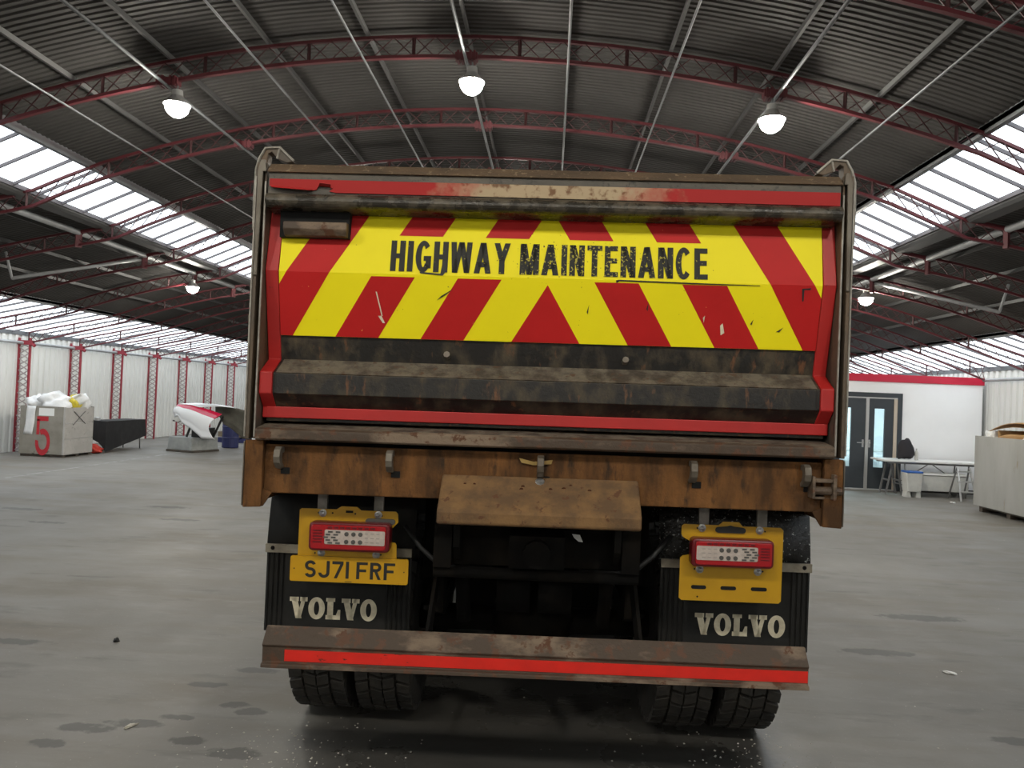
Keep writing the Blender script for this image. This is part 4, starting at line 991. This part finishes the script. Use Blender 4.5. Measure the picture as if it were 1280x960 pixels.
# trestle at the left end
ts = empty('trestle', (7.28, 16.35, 0)); tag(ts, 'dark splayed trestle under the left end of the white table', 'trestle')
for y in (0, .3):
    for s in (-1, 1): MB().bar((s*.17, y, 0), (s*.04, y, .695), .035, .03).build('leg', M['legs'], ts)
for s in (-1, 1): MB().bar((s*.11, .0, .3), (s*.11, .3, .3), .03, .03).build('rail', M['legs'], ts)
# long low trolley under the table
tl = empty('trolley', (7.66, 16.20, 0)); tag(tl, 'long low grey trolley with a white lid under the white table', 'trolley')
MB().box(0, 1.06, 0, .42, .12, .44).build('tray', M['tub'], tl, bevel=.01)
MB().box(-.02, 1.10, -.02, .44, .45, .485).build('lid', M['tabletop'], tl, bevel=.006)
MB().box(.0, 1.06, .01, .41, .44, .45).build('gasket', M['legs'], tl)
for x in (.10, .96):
    for y in (.07, .35): MB().lathe([(.03,-.02),(.055,-.015),(.055,.015),(.03,.02)], (x,y,.055), 'y', 14).build('caster', M['legs'], tl)
    MB().box(x-.03, x+.03, .04, .38, .09, .12).build('axle_plate', M['legs'], tl)
tbn = empty('tub', (7.50, 15.92, 0)); tag(tbn, 'pale tub with a blue lid at the left end of the trolley', 'tub')
MB().prism([(-.13,.12),(.13,.12),(.16,.50),(-.16,.50)], 'y', 0, .26).build('bin', M['tub'], tbn, bevel=.01)
MB().box(-.165, .165, -.01, .27, .50, .535).build('lid', M['blue'], tbn, bevel=.008)
for x in (-.1, .1): MB().prism([(x-.05,0),(x+.05,0),(x+.035,.12),(x-.035,.12)], 'y', .04, .22).build('foot', M['tub'], tbn)
# step ladder
sl = empty('step_ladder', (8.26, 15.6, 0)); tag(sl, 'small grey step ladder at the right end of the white table', 'ladder')
for s in (0, .30): MB().bar((s, 0, 0), (s*.8+.03, .22, .66), .03, .02).build('front_rail', M['alu'], sl); MB().bar((s, .50, 0), (s*.8+.03, .24, .66), .025, .02).build('rear_rail', M['legs'], sl)
for k in range(3): z = .17+.2*k; MB().box(.0+.01*k, .30-.01*k, z*.33-.02, z*.33+.07, z, z+.025).build('tread', M['alu'], sl)

# crate on the right with cardboard
cr = empty('scrap_crate', (7.77, 12.35, 0)); tag(cr, 'pale grey metal crate of cardboard waste beside the right wall', 'crate')
p = pallet('pallet', 1.1, 1.75, .10, M['pallet'], cr, (.05, .06, 0))
MB().box(0, .025, 0, 1.92, .11, 1.36).build('side_panel', M['crate_c'], cr); MB().box(1.175, 1.2, 0, 1.92, .11, 1.36).build('side_panel', M['crate_c'], cr)
MB().box(.025, 1.175, 0, .025, .11, 1.36).build('end_panel', M['crate_c'], cr); MB().box(.025, 1.175, 1.895, 1.92, .11, 1.36).build('end_panel', M['crate_c'], cr)
MB().box(.025, 1.175, .025, 1.895, .11, .16).build('base_panel', M['crate_c'], cr)
MB().box(.03, 1.17, .03, 1.89, .16, 1.18).build('waste_fill', M['cardboard'], cr)
cb_ = empty('cardboard_box', (7.86, 12.5, 1.185)); tag(cb_, 'open brown cardboard carton lying tilted on top of the right crate', 'cardboard box')
def card(name, f, nu=8, nv=6):
    rows = []
    for i in range(nu+1):
        r = []
        for k in range(nv+1):
            x, y, z = f(i/nu, k/nv); r.append((x, y, z+(1.25-y)*.20*(z/.4)**.5 if z > 0 else z))
        rows.append(r)
    return MB().grid(rows).build(name, M['cardboard'], cb_, thick=.012, smooth=True)
card('top_panel', lambda u, v: (-.05+.80*v, 1.40-1.45*u, .30+.05*math.sin(u*5+v*2)+.05*math.sin(math.pi*v)))
card('bottom_panel', lambda u, v: (.02+.70*v, 1.25-1.20*u, .0))
card('back_panel', lambda u, v: (.74, 1.25-1.20*u, .32*v))
card('end_panel', lambda u, v: (.02+.72*u, .05, .32*v)); card('end_panel', lambda u, v: (.02+.72*u, 1.25, .30*v))
card('flap', lambda u, v: (.02-.05*v, 1.18-1.0*u, .02+.15*v+.02*math.sin(u*6)))
for i, (x, y, r, lb) in enumerate(((7.95,14.12,(.10,.08,.12),'crumpled white paper at the left corner of the right crate'), (7.93,13.94,(.08,.07,.16),'taller crumpled white paper between the corner paper and the carton on the right crate'), (7.84,12.90,(.02,.10,.12),'thin strip of white paper below the tilted carton on the right crate'))):
    tag(blob_obj('crumpled_paper', r, 80+i, M['paper'], (x, y, 1.18), amp=.4, smooth=False), lb, 'paper', 'white paper in the right crate')

# ================================================================== FLOOR DETAILS
ln = MB(); y = 5.0
while y < 33:
    L_ = rnd.uniform(.9, 1.4); ln.poly([(-9.16, y, .002), (-9.09, y, .002), (-9.09, y+L_, .002), (-9.16, y+L_, .002)]); y += L_+rnd.uniform(.05, .25)
struct(ln.build('trim_1', mat('worn_white_floor_line', (.34,.34,.33), (.20,.195,.185), .7, 0, 6), recalc=False))
def scrap(name, loc, r, m, label, seed):
    o = blob_obj(name, r, seed, m, loc, rnd.uniform(0, 3), amp=.4, smooth=False, sub=2); return tag(o, label, 'litter')
scrap('paper_scrap', (2.73, 5.23, 0), (.045,.018,.008), M['paper'], 'white paper scrap on the floor right of the truck', 3)
scrap('dirt_lump', (-2.79, 4.91, 0), (.02,.016,.014), M['black'], 'small black lump on the floor left of the truck', 4)
scrap('paper_scrap', (-2.02, 3.72, 0), (.035,.014,.006), M['chip'], 'pale torn scrap on the floor left of the truck', 5)
scrap('paper_scrap', (7.95, 15.3, 0), (.10,.05,.012), M['paper'], 'white paper scrap on the floor before the white table', 6)
gr = MB()
def chip(x, y, s):
    a = rnd.uniform(0, 6.28); pts = [(x+s*rnd.uniform(.5,1)*math.cos(a+q), y+s*rnd.uniform(.5,1)*math.sin(a+q), 0) for q in (0, 1.6, 3.1, 4.7)]
    n = len(gr.v); gr.v += pts+[(x, y, s*.55)]
    for i in range(4): gr.f.append((n+i, n+(i+1) % 4, n+4)); gr.m.append(0)
for cx, cy, sx, sy, n, s in ((-1.15,3.55,.22,.20,150,.0075), (1.05,3.65,.22,.25,190,.008), (-1.3,3.25,.25,.15,50,.008), (0,3.3,1.3,.35,110,.006), (0,5,3,1.5,110,.007), (-3.5,6,2,2.5,60,.008), (3.3,6,1.4,2,60,.008)):
    for _ in range(n): chip(rnd.gauss(cx, sx), rnd.gauss(cy, sy), s*rnd.uniform(.4, 1.3))
stuff(gr.build('grit', M['chip'], recalc=False))['label'] = 'pale grit scattered on the floor around the tyres'
